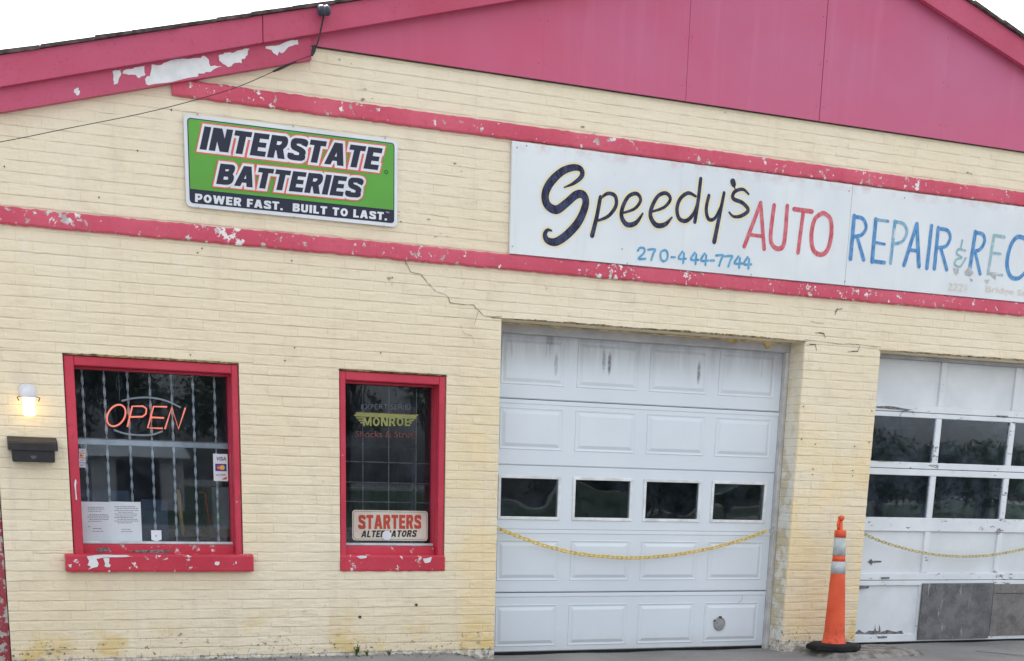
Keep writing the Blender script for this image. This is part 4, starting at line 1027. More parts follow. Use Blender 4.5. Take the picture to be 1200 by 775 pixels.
strokes('script_letter', Z2, [
    [([(275,232),(320,212),(355,180),(352,150),(318,141),(265,160),(213,210),(189,265),(200,312),(240,333),(285,303),(330,265),(362,266),(373,305),(345,380),(295,440),(240,478),(200,472),(188,445),(200,425),(218,428)],
      [5,14,20,22,26,30,34,34,34,34,32,32,32,32,34,34,32,26,20,14,8])],
    [([(440,275),(422,370),(402,450)], [16,18,20]), ([(432,290),(470,260),(506,270),(510,315),(475,362),(420,385)], [8,14,16,16,14,9])],
    [([(540,348),(595,328),(622,290),(605,260),(568,272),(542,318),(536,365),(560,400),(600,393),(632,350)], [9,12,14,15,15,17,18,20,18,8])],
    [([(672,342),(728,322),(757,285),(738,258),(702,270),(675,316),(667,362),(692,402),(732,400),(764,368)], [9,12,14,15,15,17,18,20,18,8])],
    [([(872,272),(838,257),(802,283),(787,330),(798,374),(832,382),(866,345),(882,290)], [10,14,15,16,16,16,14,10]), ([(895,192),(882,300),(868,388)], [15,16,16])],
    [([(932,268),(920,328),(930,374),(960,370),(992,305)], [14,15,15,13,10]), ([(1001,256),(982,350),(956,478)], [13,16,19])],
    [([(1040,205),(1044,218)], [24,22]), ([(1044,218),(1050,238)], [10,5])],
    [([(1112,262),(1085,240),(1048,252),(1042,282),(1085,302),(1110,335),(1080,360),(1045,364),(1024,345)], [8,12,14,15,15,15,14,11,8])],
], M['navy'], M['cream'], 16)
strokes('red_letter', Z3, [
    [([(76,305),(142,130)], [15,14]), ([(142,130),(156,315)], [14,15]), ([(98,258),(150,264)], 12)],
    [([(196,140),(182,262),(192,303),(218,314),(237,285),(249,142)], [15,15,15,16,16,15])],
    [([(276,155),(348,165)], 15), ([(314,162),(292,330)], [14,15])],
    [([(392,170),(360,195),(346,255),(352,315),(380,338),(410,320),(426,255),(422,195),(396,171)], [14,15,16,16,15,16,16,15,14])],
], M['red'])
strokes('blue_letter', Z3, [
    [([(518,182),(503,355)], [14,15]), ([(516,186),(552,193),(566,228),(548,258),(512,266)], 12), ([(530,266),(556,358)], [12,14])],
    [([(605,196),(590,366)], [14,15]), ([(598,288),(640,296)], 9), ([(590,364),(640,370)], 12)],
    [([(770,214),(718,380)], [13,14]), ([(770,214),(778,385)], [13,15]), ([(738,318),(775,324)], 11)],
    [([(829,222),(810,392)], [13,14])],
    [([(856,230),(840,394)], [13,14]), ([(856,234),(892,240),(904,270),(886,304),(850,310)], 11), ([(866,312),(890,398)], [11,13])],
    [([(1005,246),(982,400)], [13,14]), ([(1004,250),(1034,256),(1042,286),(1022,318),(994,324)], 11), ([(1004,326),(1024,415)], [11,12])],
    [([(1218,292),(1200,272),(1172,268),(1146,304),(1132,372),(1146,425),(1180,432),(1212,400)], [10,12,13,13,14,13,12,10])],
], M['blue'])
strokes('faded_letter', Z3, [
    [([(682,204),(664,372)], [12,12]), ([(682,206),(716,214),(730,246),(712,284),(674,296)], 10)],
    [([(608,197),(655,204)], 9)],
], M['blue2'])
strokes('washed_letter', Z3, [
    [([(1080,262),(1056,415)], [10,10]), ([(1080,260),(1122,267)], 9), ([(1070,330),(1106,335)], 8), ([(1058,412),(1112,420)], 8)],
    [([(964,322),(938,316),(930,334),(950,350),(928,358),(922,378),(944,386),(966,352)], 7), ([(953,280),(946,312)], 6)],
], M['blue3'])
DG = {'2': [[(2,14),(10,2),(26,1),(33,12),(26,28),(4,50),(36,50)]], '7': [[(2,5),(34,4),(26,22),(16,52)]], '0': [[(20,2),(6,10),(2,28),(8,48),(20,52),(32,42),(35,22),(30,7),(21,2)]],
      '-': [[(2,30),(18,30)]], '4': [[(20,2),(2,33),(36,34)], [(27,10),(23,54)]]}
lst = []
for ch, x_ in zip('270-444-7744', (608, 654, 710, 760, 792, 848, 893, 937, 962, 1004, 1046, 1088)):
    y_ = 505 + (x_-608)*.086
    lst.append([([(x_+a_, y_+b_) for a_, b_ in st_] if ch == '2' or ch == '0' else [(x_+a_, y_+b_) for a_, b_ in st_], 9) for st_ in DG[ch]])
strokes('phone_digit', Z2, lst, M['phone'])
place_text('ghost_number', '2229', (850+893/3.4286, 200+482/3.4286), (850+893/3.4286, 200+450/3.4286), (850+974/3.4286, 200+488/3.4286), YQ, M['ghost'], LS, offset=.01)
place_text('ghost_street', 'Bridge St', (850+1045/3.4286, 200+494/3.4286), (850+1045/3.4286, 200+462/3.4286), (850+1205/3.4286, 200+512/3.4286), YQ, M['ghost'], LS, offset=.01)
for k, p in enumerate(([(915,392),(938,395),(936,415),(925,420)], [(962,405),(982,385),(998,412),(985,425),(965,420)], [(982,432),(996,440),(988,448)], [(1040,440),(1062,438),(1052,456)], [(1050,402),(1075,408),(1108,412),(1085,422),(1088,440),(1070,425)])):
    w_ = PP(ZX(*Z3, p), YQ); obj('smudge', MB().add([(v.x, YQ-.0012, v.z) for v in w_], [tuple(range(len(w_)))]), M['smudge'], LS)
sc_ = MB()
for p in ((606, 173), (600.5, 289), (617, 171), (995, 224), (990, 330), (735, 309), (880, 322), (1060, 232), (729, 292)):
    sc_.disc_y(P(*p, YP), .006, YP-.003, YP-.0003, 8)
obj('screws', sc_, M['metal'], LS)

# ================================================================== THINGS ON THE WALL
# ---- lit wall lamp
lc = P(33.5, 468, -.09)
LA = thing('wall_lamp', (lc.x, 0, lc.z), 'small lit wall lamp with white cap and glowing jar glass on cream brick', 'lamp')
obj('mounting_plate', MB().prism(rrect(lc.x-.05, lc.x+.05, lc.z+.0, lc.z+.10, .04), -.02, -.006), M['lampw'], LA)
cap = MB().lathe([(.0, .080), (.015, .077), (.038, .064), (.050, .042), (.055, .020), (.055, .012), (.045, .010)][::-1], lc, 24, False); obj('cap', cap, M['lampw'], LA, smooth=True)
obj('neck', MB().tube([(lc.x, -.015, lc.z+.05), (lc.x, -.06, lc.z+.05)], .022, 12), M['lampw'], LA)
obj('jar_glass', MB().lathe([(.010, -.104), (.030, -.101), (.036, -.090), (.037, -.02), (.039, .014)], lc, 20, True), M['bulb'], LA, smooth=True)
for s_ in (-1, 1): obj('clip', MB().tube([(lc.x+s_*.055, lc.y, lc.z+.016), (lc.x+s_*.070, lc.y-.003, lc.z+.010), (lc.x+s_*.060, lc.y-.003, lc.z-.012)], .0035, 6), M['kprint'], LA)
# ---- mail box
m0, m1_ = P(14.5, 541, -.10), P(64.5, 527, -.10)
MBX = thing('mailbox', ((m0.x+m1_.x)/2, 0, m0.z), 'black horizontal wall mailbox with overhanging lid below the small lamp', 'mailbox')
obj('body', MB().prism([(m0.x+.004, m0.z), (m1_.x-.004, m0.z), (m1_.x, m1_.z+.03), (m0.x, m1_.z+.03)], -.10, -.006), M['dark'], MBX, bev=.004)
l0, l1 = P(10, 527, -.115), P(67.5, 518.5, -.115)
lid = MB(); lx0, lx1, lz0, lz1 = l0.x, l1.x, l0.z, l1.z
lid.add([(lx0, -.118, lz0), (lx1, -.118, lz0), (lx1, -.118, lz1-.012), (lx0, -.118, lz1-.012), (lx0, -.106, lz1), (lx1, -.106, lz1), (lx0, -.006, lz1+.03), (lx1, -.006, lz1+.03), (lx0, -.006, lz0), (lx1, -.006, lz0)],
        [(0,1,2,3),(3,2,5,4),(4,5,7,6),(0,8,9,1),(0,3,4,6,8),(1,9,7,5,2),(6,7,9,8)])
obj('lid', lid, simple('worn_black_lid', (.014, .012, .015), .5, .3, 14, .3, .5), MBX, recalc=True)
ec = P(39.5, 536, -.1025); em = MB()
em.add([(ec.x+dx, -.1025, ec.z+dz) for dx, dz in ((0, .016), (.008, .006), (.024, .012), (.015, -.002), (.008, -.006), (.010, -.014), (0, -.010), (-.010, -.014), (-.008, -.006), (-.015, -.002), (-.024, .012), (-.008, .006))], [tuple(range(12))])
obj('eagle_emblem', em, simple('emblem_grey', (.09, .095, .12), .4, .1, 10, .1), MBX, recalc=True)

# ---- neon sign
YN = .180
nb = P(170, 508, YN)
NE = thing('open_sign', nb, 'orange neon OPEN sign between pale arcs, hanging behind the wide window glass', 'neon sign')
zN = lambda pts: [P(60+x/2.768, 400+y/2.768, YN) for x, y in pts]
el = [(212 + 31*math.cos(t_) + 7*math.sin(-t_) * -1 * -1, 241 - 36*math.sin(t_)) for t_ in [2*math.pi*i/28 for i in range(28)]]
el = [(211 + 29*math.cos(t_) + 9*math.sin(t_), 241 - 35*math.sin(t_)) for t_ in [2*math.pi*i/28 for i in range(28)]]
obj('letter_tube', MB().tube(zN(el), .0058, 8, closed=True), M['neon'], NE, smooth=True)
for pts in ([(247,278),(263,211),(298,211),(309,219),(307,236),(296,245),(256,246)], [(376,213),(332,212),(313,281),(362,283)], [(323,247),(366,249)], [(369,285),(391,214),(413,285),(435,216)]):
    obj('letter_tube', MB().tube(zN(pts), .0058, 8), M['neon'], NE, smooth=True)
for pts in ([(228,194),(268,185),(320,183),(372,193),(420,215)], [(203,288),(240,300),(290,305),(330,303),(362,292)]):
    obj('arc_tube', MB().tube([Vector(v) for v in smooth_pts([tuple(v) for v in zN(pts)])], .0068, 8), M['neong'], NE, smooth=True)
for x_ in (222, 398): obj('hanging_wire', MB().tube([Vector((v.x, YN+.006, v.z)) for v in zN([(x_, 192), (x_-3, 95)])], .0012, 5), M['metal'], NE)
for x_ in (222, 398):
    obj('wire_loop', MB().tube([Vector((v.x, YN+.004, v.z)) for v in zN([(x_-2+9*math.cos(t_/3), 135+24*math.sin(t_/3)) for t_ in range(19)])], .0013, 5, closed=True), M['metal'], NE)

# ---- stickers and papers on the inside of the glass
YI = .1615
def sheet(name, px0, px1, py0, py1, mat, parent=None, y=YI, r_=0):
    a_, b_ = P(px0, py1, y), P(px1, py0, y); a_.x, b_.x = P(px0, (py0+py1)/2, y).x, P(px1, (py0+py1)/2, y).x
    m = MB().prism(rrect(a_.x, b_.x, a_.z, b_.z, max(.001, r_), 3), y, y+.0012)
    return obj(name, m, mat, parent)
yT = YI - .0012
z8 = lambda x, y: (80+x/4.845, 520+y/4.845)
ca_ = P(*z8(865, 215), YI)
CS = thing('card_sticker', ca_, 'white credit card sticker with blue, red and yellow marks, right side of wide window', 'sticker')
sheet('backing', *[v for p in () for v in p] or (z8(824, 0)[0], z8(906, 0)[0], z8(0, 60)[1], z8(0, 212)[1]), M['swhite'], CS)
place_text('card_name', 'VISA', z8(838, 97), z8(838, 75), z8(896, 97), yT, M['visab'], CS, offset=.02, shear=.2)
x_, y_ = z8(865, 135); a_, b_ = P(*z8(835, 156), yT), P(*z8(898, 116), yT)
obj('card_field', MB().add([(a_.x, yT, a_.z), (b_.x, yT, a_.z), (b_.x, yT, b_.z), (a_.x, yT, b_.z)], [(0,1,2,3)]), M['visab'], CS)
for dx, mt, dy in ((-.010, M['mcr'], -.0003), (.011, M['mcy'], -.0006)):
    c_ = P(*z8(866, 136), yT); obj('card_circle', MB().disc_y((c_.x+dx, 0, c_.z), .017, yT+dy-.0002, yT+dy, 18), mt, CS)
place_text('card_word', 'MasterCard', z8(846, 140), z8(846, 132), z8(888, 140), yT-.0012, M['swhite'], CS, offset=.01)
place_text('welcome_word', 'WELCOME', z8(838, 184), z8(838, 173), z8(893, 184), yT, M['bluepan'], CS)
t3 = [P(*z8(*p), yT) for p in ((868, 204), (900, 204), (900, 188))]
obj('red_corner', MB().add([tuple(v) for v in t3], [(0,1,2)]), M['mcr'], CS)
SS = thing('sticker_strip', P(97, 548, YI), 'column of four tiny card stickers at the left edge of the wide window', 'sticker')
for (y0_, y1_, mt) in ((30, 52, M['swhite']), (57, 79, M['mcr']), (84, 107, M['swhite']), (112, 135, M['swhite'])):
    sheet('small_sticker', z8(61, 0)[0], z8(98, 0)[0], z8(0, y0_)[1], z8(0, y1_)[1], M['swhite'], SS)
    if mt is M['mcr']:
        for dx, m_ in ((-.008, M['mcr']), (.006, M['mcy'])): c_ = P(*z8(80, 68), yT); obj('card_circle', MB().disc_y((c_.x+dx, 0, c_.z), .009, yT-.0004+dx*.01, yT-.0002, 12), m_, SS)
    else: place_text('small_print', {30: 'CARD', 84: 'VISA', 112: 'atm'}[y0_], z8(66, y1_-6), z8(66, y0_+5), z8(93, y1_-6), yT, M['visab'], SS)
PN = thing('paper_notice', P(130, 634, YI), 'pair of white typed notice pages taped inside the wide window, lower left corner', 'paper')
pgs = MB()
for (x0_, x1_) in ((76, 243.6), (243.9, 415)):
    sheet('page', z8(x0_, 0)[0], z8(x1_, 0)[0], z8(0, 332)[1], z8(0, 553)[1], M['paper'], PN)
tl = MB(); rn = random.Random(4)
rowsL = [(110, 205, y_) for y_ in (362, 372)] + [(112, 190, 384), (120, 225, 404), (110, 232, 412), (108, 232, 422), (120, 230, 432), (112, 190, 442), (112, 125, 472), (140, 190, 482), (138, 198, 498)]
rowsR = [(262, 380, 358), (270, 395, 368), (262, 398, 380), (285, 370, 390), (262, 392, 400), (270, 388, 411), (262, 372, 420), (280, 395, 430), (262, 398, 440), (280, 360, 450), (305, 355, 487), (300, 365, 500)]
for (xa, xb4, yy) in rowsL + rowsR:
    x_ = xa
    while x_ < xb4:
        e_ = min(xb4, x_ + rn.uniform(5, 15)); a_, b_ = P(*z8(x_, yy+1.6), yT), P(*z8(e_, yy-1.6), yT)
        tl.add([(a_.x, yT+.0006, a_.z), (b_.x, yT+.0006, a_.z), (b_.x, yT+.0006, b_.z), (a_.x, yT+.0006, b_.z)], [(0,1,2,3)]); x_ = e_ + rn.uniform(2, 4)
tag(obj('typed_lines', tl, M['gprint'], PN), kind='stuff')
tg = PP([z8(*p) for p in ((470,492),(528,492),(530,545),(500,556),(472,546))], YI-.0015)
TG = thing('shield_tag', P(183, 634, YI), 'little white shield shaped tag at the bottom of the wide window', 'tag')
obj('tag_body', MB().prism([(v.x, v.z) for v in tg], YI-.002, YI-.0004), M['swhite'], TG, recalc=True)
c_ = P(*z8(498, 524), yT); obj('tag_hole', MB().disc_y(c_, .006, YI-.003, YI-.0022, 8, .6), M['kprint'], TG)
# ---- things seen dimly behind the wide window
a_, b_ = P(166, 634, .30), P(196, 586, .30)
ob = obj('dark_board_sign', MB().prism(rrect(a_.x, b_.x, SILLT+.02, b_.z, .02), .30, .32), M['bluepan']); tag(ob, 'dark blue rounded board standing behind the bars beside the typed notice', 'board')
p0, p1 = P(*z8(622, 262), .42), P(*z8(652, 520), .38)
tag(obj('wooden_handle', MB().tube([p1, p0], .016, 10), M['wooden'], smooth=True), 'pale wooden tool handle leaning inside the wide window', 'tool handle')
p0, p1 = P(*z8(778, 284), .42), P(*z8(802, 455), .38)
tag(obj('red_pry_bar', MB().tube([p1, p0, p0+Vector((-.022, 0, .012)), p0+Vector((-.045, 0, .004))], .007, 8), M['redtool'], smooth=True), 'thin red hooked bar leaning inside the wide window, at the right', 'tool')
a_, b_ = P(*z8(72, 330), .30), P(*z8(345, 268), .30)
tag(obj('licence_plate_board', MB().prism(rrect(a_.x-.05, b_.x, a_.z-.02, b_.z, .015), .30, .31), M['bluepan']), 'dark navy plate with pale rings behind the glass, above the typed notice', 'board')
rg = MB()
for (cx, r_, rz) in ((92, 12, 1), (118, 16, 1), (148, 15, 1), (190, 14, 1)):
    rg.tube([P(*z8(cx+r_*math.cos(t_*math.pi/8)*1.1, 301+r_*1.4*math.sin(t_*math.pi/8)), .297) for t_ in range(17)], .0016, 4)
tag(obj('ring_marks', rg, M['gprint'], bpy.data.objects['licence_plate_board'], origin=W[bpy.data.objects['licence_plate_board']]))
# workbench inside
bench = thing('workbench', (1.6, 1.6, 0), 'dim workbench with pale box far back inside the office', 'workbench')
obj('bench_top', MB().box(.6, 3.4, 1.4, 2.1, .86, .92), M['wooden'], bench)
for (x_, y_) in ((.7, 1.5), (3.3, 1.5), (.7, 2.0), (3.3, 2.0)): obj('leg', MB().box(x_-.03, x_+.03, y_-.03, y_+.03, .005, .86), M['wooden'], bench)
obj('cabinet', MB().bbox(2.05, 2.45, 1.5, 1.9, .92, 1.25, .01), M['alu'], bench)

# ---- narrow window: decals and plate sign
z9 = lambda x, y: (380+x/2.981, 420+y/2.981)
DC = thing('shock_absorber_decal', P(452, 513, YI), 'window decal with yellow winged brand word over dull red Shocks & Struts, narrow window', 'decal')
place_text('decal_heading', 'EXPERT SERIES', z9(128, 178), z9(128, 160), z9(304, 179), YI-.001, M['gprint'], DC, offset=-.004, shear=.1)
a_ = P(*z9(115, 187), YI-.001); b_ = P(*z9(335, 187), YI-.001); obj('rule', MB().box(a_.x, b_.x, YI-.001, YI-.0004, a_.z-.001, a_.z+.0012), M['rprint'], DC)
block_text('decal_word', 'MONROE', z9(136, 237), z9(136, 206), z9(300, 237), YI-.001, M['yprint'], DC, t=.22, shear=0, gap=.12)
wg = MB()
for s_, x_ in ((-1, 134), (1, 298)):
    for i in range(4):
        y0_ = 197+i*8.5; L_ = 32 - i*7
        q_ = [P(*z9(x_ + s_*(L_), y0_), YI-.0012), P(*z9(x_ + s_*(L_-5), y0_+5.5), YI-.0012), P(*z9(x_-s_*2, y0_+5.5), YI-.0012), P(*z9(x_-s_*2, y0_), YI-.0012)]
        wg.add([tuple(v) for v in q_], [(0,1,2,3)])
a_ = P(*z9(110, 203), YI-.0013); b_ = P(*z9(322, 198), YI-.0013); wg.add([(a_.x, YI-.0013, a_.z), (b_.x, YI-.0013, a_.z), (b_.x, YI-.0013, b_.z), (a_.x, YI-.0013, b_.z)], [(0,1,2,3)])
obj('decal_wings', wg, M['yprint'], DC)
place_text('decal_subtitle', 'Shocks & Struts', z9(109, 276), z9(109, 254), z9(322, 277), YI-.001, M['rprint'], DC, offset=.012)
a_, b_ = P(*z9(98, 636), YI), P(*z9(362, 534), YI)
SP = thing('starter_plate', ((a_.x+b_.x)/2, YI, a_.z), 'cream plate reading STARTERS ALTERNATORS standing at the bottom of the narrow window', 'sign')
obj('plate', MB().prism(rrect(a_.x, b_.x, a_.z, b_.z, .022), YI, YI+.002), M['cprint'], SP)
i_ = .010; obj('border', MB().tube([(x_, YI-.0008, z_) for x_, z_ in rrect(a_.x+i_, b_.x-i_, a_.z+i_, b_.z-i_, .018)], .0018, 4, closed=True), simple('plate_border', (.30, .24, .22), .5, .1, 5, .05), SP)
block_text('red_word', 'STARTERS', z9(119, 597), z9(119, 547), z9(338, 596), YI-.001, simple('plate_red', (.52, .07, .045), .45, .1, 8, .03), SP, t=.27, shear=0, gap=.09)
block_text('black_word', 'ALTERNATORS', z9(128, 626), z9(128, 602), z9(320, 624), YI-.001, M['kprint'], SP, t=.25, shear=.2, gap=.10, one=True)
c_ = P(*z9(218, 619), YI); tag(obj('round_sticker', MB().disc_y(c_, .036, YI-.005, YI-.0038, 20), M['swhite']), 'round white sticker covering part of the starter and alternator plate', 'sticker')
# shelf and boxes far behind the narrow window
sh_ = thing('parts_shelf', (3.1, 1.4, 0), 'dark shelf with boxes standing back inside the narrow window', 'shelf')
for z_ in (.9, 1.25, 1.6): obj('shelf_board', MB().box(2.5, 3.9-.2, 1.2, 1.6, z_, z_+.025), M['room'], sh_)
for x_ in (2.52, 3.66): obj('upright', MB().box(x_-.02, x_+.02, 1.2, 1.6, .005, 2.1), M['metal'], sh_)

# ================================================================== CHAINS
def chain(name, pts, pitch, r_, lw, mat, label):
    """links threaded alternately flat and upright along a hanging curve"""
    t = thing(name, pts[0], label, 'chain')
    path = [Vector(v) for v in smooth_pts([tuple(p) for p in pts], 24)]
    L_ = [0]
    for i in range(1, len(path)): L_.append(L_[-1] + (path[i]-path[i-1]).length)
    def at_(s):
        for i in range(1, len(L_)):
            if L_[i] >= s: k = (s-L_[i-1])/max(1e-9, L_[i]-L_[i-1]); return path[i-1].lerp(path[i], k)
        return path[-1]
    ll = pitch + 2*r_*1.5; hl, hw = ll/2 + r_*.4, lw/2
    lp = []
    for i in range(16):
        a_ = 2*math.pi*i/16; cx = (hl-hw)*(1 if math.cos(a_) > 0 else -1); lp.append(Vector((cx + hw*math.cos(a_), hw*math.sin(a_), 0)))
    mb = MB().tube(lp, r_, 6, closed=True); me = bpy.data.meshes.new('link'); me.from_pydata([tuple(v) for v in mb.v], [], mb.f); me.materials.append(mat)
    for p_ in me.polygons: p_.use_smooth = True
    n_ = int(L_[-1]/pitch)
    for i in range(n_):
        a_, b_ = at_(i*pitch), at_((i+1)*pitch); c_ = (a_+b_)/2; dr = (b_-a_).normalized()
        o = bpy.data.objects.new('link', me); link(o, t, c_)
        o.rotation_mode = 'QUATERNION'
        qx = dr.to_track_quat('X', 'Z'); from mathutils import Quaternion as Q_
        o.rotation_quaternion = qx @ Q_((1, 0, 0), (R(35) if i % 2 else R(-55)) + random.uniform(-.15, .15))
    return t
YC = .17
c1p = [P(x, y, YC) for x, y in ((581.5, 618.5), (608, 629), (640, 640), (675, 648.5), (710, 652.5), (742, 653.8), (775, 652), (808, 647.5), (840, 641), (872, 632), (903, 620.5))]
chain('yellow_chain', c1p, .042, .0042, .027, M['yellow'], 'bright yellow plastic chain hanging across the steel garage door')
YC2 = .12
c2p = [P(x, y, YC2) for x, y in ((1011, 625), (1030, 633.5), (1055, 641.5), (1080, 647.5), (1105, 651), (1135, 652.2), (1165, 650), (1200, 643.5), (1240, 633), (1290, 615))]
chain('yellow_chain', c2p, .038, .0036, .022, M['yellow2'], 'thin faded yellow chain hanging across the old wooden garage door')
hk = P(905, 619.5, .165); tag(obj('chain_hook', MB().tube([hk+Vector((-.03, 0, -.012)), hk, hk+Vector((.02, .01, .012)), hk+Vector((.035, .03, .01))], .005, 8), M['metal'], smooth=True), 'small metal hook holding the bright chain to the grey jamb', 'hook')

# ================================================================== FLOODLIGHT AND WIRES
fl = P(380, 12.5, YF-.06)
FL = thing('wire_insulator', (fl.x, YF, fl.z), 'small dark blue wire insulator knob on the magenta rake board', 'insulator')
obj('knob', MB().tube([fl+Vector((-.042, 0, -.008)), fl+Vector((-.035, 0, -.007)), fl+Vector((-.01, 0, -.001)), fl+Vector((0, 0, 0)), fl+Vector((.022, 0, .003)), fl+Vector((.034, 0, .006))], [.022, .032, .034, .029, .033, .026], 16), simple('blue_black_glaze', (.03, .042, .075), .35, .2, 12, .1, .5), FL)
obj('bracket', MB().tube([fl, (fl.x, YF+.001, fl.z-.006)], .012, 10), M['cable'], FL)
w0 = fl + Vector((-.005, -.01, -.03))
wp = [w0] + [P(x, y, Y) for x, y, Y in ((377, 30, YF-.03), (373.5, 46, YF-.03), (369, 58, YF-.01), (366, 65, -.10))]
cb = obj('drop_cable', MB().tube([Vector(v) for v in smooth_pts([tuple(p) for p in wp], 5)], .0055, 6), M['cable']); tag(cb, 'short black cable dropping from the insulator to the end of the frieze board', 'cable')
clm = P(367.5, 59, -.11); obj('cable_clamp', MB().tube([clm+Vector((.012, 0, .03)), clm+Vector((0, 0, 0)), clm+Vector((-.012, 0, -.035))], [.008, .015, .007], 8), M['cable'], cb)
wp = [P(366, 65, -.10), P(345, 72.5, -.10), P(327, 81, -.11), P(270, 105, -.14), P(180, 130, -.22), P(80, 150.5, -.32), P(-20, 170, -.42), P(-220, 200, -.7)]
wr = obj('service_wire', MB().tube([Vector(v) for v in smooth_pts([tuple(p) for p in wp], 6)], .0024, 6), M['cable']); tag(wr, 'thin wire sagging across the cream brick from the frieze board to the left', 'wire')
obj('splice', MB().tube([P(347, 72, -.105), P(327, 81, -.112), P(320, 84, -.114)], [.005, .009, .005], 8), M['cable'], wr)

# ================================================================== CURB, CONE, WEEDS
cbk = MB(); rn = random.Random(12)
xs_ = [6.66 + .075*i for i in range(15)]; yb_ = [-.004, -.12, -.25, -.38, -.50, -.56, -.60]
for j, yy in enumerate(yb_):
    for i, xx in enumerate(xs_):
        zt = .047 + rn.uniform(-.004, .004) - (.02 if j == 5 else 0); zt = -.02 if (j == 6 or i in (0, 14)) else zt
        cbk.v.append(Vector((xx + rn.uniform(-.012, .012) + (.07*(j/6) if i < 3 else 0), yy + (rn.uniform(-.02, .02) if j else 0), zt)))
for j in range(6):
    for i in range(14): cbk.f.append([(j+1)*15+i, (j+1)*15+i+1, j*15+i+1, j*15+i])
tag(obj('concrete_step', cbk, M['conc'], smooth=False), 'broken low concrete slab at the foot of the brick pier under the cone', 'step')
ZC = .050; cp = P(976.5, 762, -.30)
CN = thing('traffic_cone', (cp.x, -.30, ZC), 'tall slim orange traffic cone with two grey reflective collars beside the brick pier', 'traffic cone')
base = MB(); k = 8
for (r_, z_) in ((.228, 0), (.238, .010), (.236, .038), (.210, .052), (.12, .056)):
    for j in range(8):
        a_ = R(22.5+45*j); base.v.append(Vector((cp.x + r_*math.cos(a_), -.30 + r_*.93*math.sin(a_), ZC + z_)))
for i in range(4):
    for j in range(8): base.f.append([i*8+j, i*8+(j+1)%8, (i+1)*8+(j+1)%8, (i+1)*8+j])
base.f.append(list(range(7, -1, -1))); base.f.append([32+j for j in range(8)])
obj('base', base, M['rubber'], CN, bev=.004)
# body with a slight lean, radii measured off the photograph
zt = P(983, 604, -.30).z; H_ = zt - ZC
def cz(py_): return P(980, py_, -.30).z
lean = lambda z: (P(984.5, 605, -.30).x + .012 - cp.x) * max(0, (z-ZC)/H_)
def cone_part(name, prof, mat, smooth=True):
    m = MB().lathe(prof, (cp.x, -.30, 0), 28, True)
    for v in m.v: v.x += lean(v.z)
    o = obj(name, m, mat, CN, smooth=False)
    if smooth:
        for p_ in o.data.polygons:
            if len(p_.vertices) == 4: p_.use_smooth = True
    return o
pxm = (P(990, 700, -.30).x - P(980, 700, -.30).x)/10 * .81
def rad(py_): return ( (6.3 + (13.2-6.3)*((py_-630)/(757-630))) if py_ > 630 else 6.3) * pxm
pys = [757, 740, 720, 700, 680, 672]
cone_part('body', [(.112, ZC+.053), (rad(757)+.004, ZC+.060)] + [(rad(y_), cz(y_)) for y_ in pys[1:]] + [(rad(672)-.0005, cz(671.5))], M['orange'])
cone_part('reflective_collar', [(rad(672)+.002, cz(672)), (rad(658)+.002, cz(658))], M['refl'])
cone_part('middle_ring', [(rad(658), cz(658)), (rad(651), cz(651))], M['orange'])
cone_part('reflective_collar', [(rad(651)+.002, cz(651)), (rad(630)+.002, cz(630))], M['refl'])
cone_part('neck', [(rad(630)+.004, cz(630)), (rad(630)+.004, cz(622.5)), (rad(630)-.002, cz(621.5)), (.018, cz(620.8)), (.015, cz(612)), (.012, cz(610.5))], M['orange'])
cone_part('handle_knob', [(.012, cz(611)), (.020, cz(609.5)), (.027, cz(607.8)), (.027, cz(606.3)), (.020, cz(604.8)), (.006, cz(604))], M['orange'])
obj('handle_grip', MB().tube([(cp.x+lean(cz(616))-.02, -.30, cz(621)), (cp.x+lean(cz(616))-.030, -.30, cz(616)), (cp.x+lean(cz(608))-.022, -.30, cz(609))], .010, 8), M['orange'], CN, smooth=True)

def weed(px_, py_, Y, h, seed, label):
    rn = random.Random(seed); c = P(px_, py_, Y); z0 = ghz(c.x, Y); m = MB(); st_ = MB()
    for s_ in range(9):
        a_ = rn.uniform(0, 6.28); ln = rn.uniform(.1, .6)*h; tip = Vector((c.x+ln*math.cos(a_), Y+ln*math.sin(a_)*.6, z0+h*rn.uniform(.45, 1)))
        b_ = Vector((c.x+rn.uniform(-.01, .01), Y, z0)); st_.tube([b_, b_.lerp(tip, .5)+Vector((0, 0, h*.15)), tip], .0016, 4)
        for q_ in range(7):
            k = rn.uniform(.3, 1); p_ = b_.lerp(tip, k); d1 = Vector((rn.uniform(-1, 1), rn.uniform(-1, 1), rn.uniform(-.2, .9))).normalized()*h*.22; d2 = d1.cross(Vector((0, 0, 1))).normalized()*h*.07
            m.add([p_, p_+d1*.5+d2, p_+d1, p_+d1*.5-d2], [(0,1,2,3)])
    t = thing('weed', (c.x, Y, z0), label, 'weed', 'weeds at the foot of the wall'); obj('leaves', m, M['leaf'], t); obj('stem', st_, M['leaf'], t)
weed(418, 772, -.05, .09, 1, 'largest leafy green weed at the foot of the wall, below the narrow window')
weed(456, 774, -.05, .045, 2, 'small sprig of weed at the wall foot, nearest the steel garage door')
weed(430, 770, -.04, .05, 3, 'thin dry sprig just right of the largest weed at the wall foot')
weed(995, 754, -.07, .07, 4, 'small weed growing behind the cone base beside the brick pier')
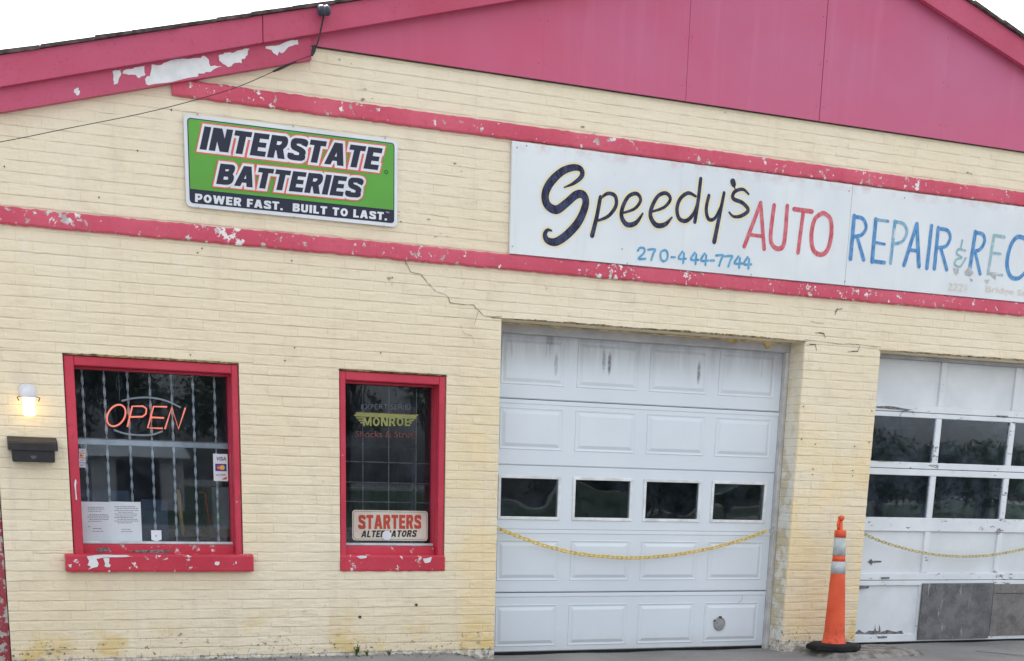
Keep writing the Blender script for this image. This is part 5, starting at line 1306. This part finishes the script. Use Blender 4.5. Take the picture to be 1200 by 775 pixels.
# rubble along the wall foot
rb_ = MB(); rn = random.Random(8)
for i in range(260):
    x_ = rn.uniform(.5, 3.9); y_ = -abs(rn.gauss(0, .10))-.012; s_ = rn.uniform(.004, .016); z_ = ghz(x_, y_)
    v = [(x_+s_*rn.uniform(-1, 1), y_+s_*rn.uniform(-1, 1), z_ + s_*rn.uniform(-.2, 1)) for _ in range(5)]
    rb_.add(v, [(0,1,2),(0,2,3),(0,3,4),(1,2,4),(2,3,4),(0,1,4)])
tag(obj('rubble', rb_, M['conc']), kind='stuff')

# ================================================================== ACROSS THE STREET (seen only as reflections in the glass)
def tree(x, y, h, spread, seed, label):
    rn = random.Random(seed); t = thing('roadside_tree', (x, y, -.1), label, 'tree', 'trees across the street')
    tk = MB(); tk.tube([(x, y, -.15), (x+.1, y, h*.3), (x-.1, y, h*.62)], [.22, .16, .08], 8)
    ctr = []
    for i in range(11):
        a_ = rn.uniform(0, 6.28); r_ = rn.uniform(.1, 1)*spread; c = Vector((x+r_*math.cos(a_), y+r_*math.sin(a_), h*rn.uniform(.35, .86)))
        ctr.append((c, rn.uniform(.7, 1.2)*spread*.5)); tk.tube([(x, y, h*.3), c], [.09, .03], 5)
    m = MB()
    for c, r_ in ctr:
        for i in range(240):
            d_ = Vector((rn.gauss(0, 1), rn.gauss(0, 1), rn.gauss(0, .8))); d_ = d_.normalized()*r_*rn.uniform(.55, 1.05); p = c + d_
            u = Vector((rn.gauss(0, 1), rn.gauss(0, 1), rn.gauss(0, 1))).normalized(); v = u.orthogonal().normalized(); s_ = rn.uniform(.09, .19)
            m.add([p-u*s_, p+v*s_*.6, p+u*s_, p-v*s_*.6], [(0,1,2,3)])
    obj('trunk', tk, M['bark'], t); obj('crown', m, M['tree'], t)
rt_ = random.Random(21)
for i in range(26):
    x_ = -6 + i*3.2 + rt_.uniform(-1, 1); tall = 11.5 if x_ < 34 else 4.9
    tree(x_, -66 + rt_.uniform(-5, 5), tall*rt_.uniform(.85, 1.12), 2.9, 50+i, ('tall' if tall > 6 else 'low') + ' leafy green roadside tree across the street, seen only as a reflection')
up_ = thing('utility_pole', (44.5, -52, 0), 'wooden utility pole with one cross arm across the street', 'pole')
obj('pole', MB().tube([(44.5, -52, -.2), (44.5, -52, 9)], [.16, .11], 10), M['bark'], up_); obj('cross_arm', MB().box(43.4, 45.6, -52.06, -51.94, 8.2, 8.32), M['bark'], up_)
sb = thing('storage_shed', (10, -52, 0), 'pale metal storage building across the street', 'building')
obj('shed_wall', MB().box(6, 9.8, -55, -50, -.15, 2.1), M['header'], sb); obj('shed_roof', MB().add([(5.7,-49.8,2.05),(10.1,-49.8,2.05),(10.1,-52.5,2.8),(5.7,-52.5,2.8),(5.7,-55.2,2.05),(10.1,-55.2,2.05)], [(0,1,2,3),(3,2,5,4)]), M['alu'], sb)
obj('shed_door', MB().box(7, 8.8, -49.98, -49.94, -.1, 1.9), M['dark'], sb)
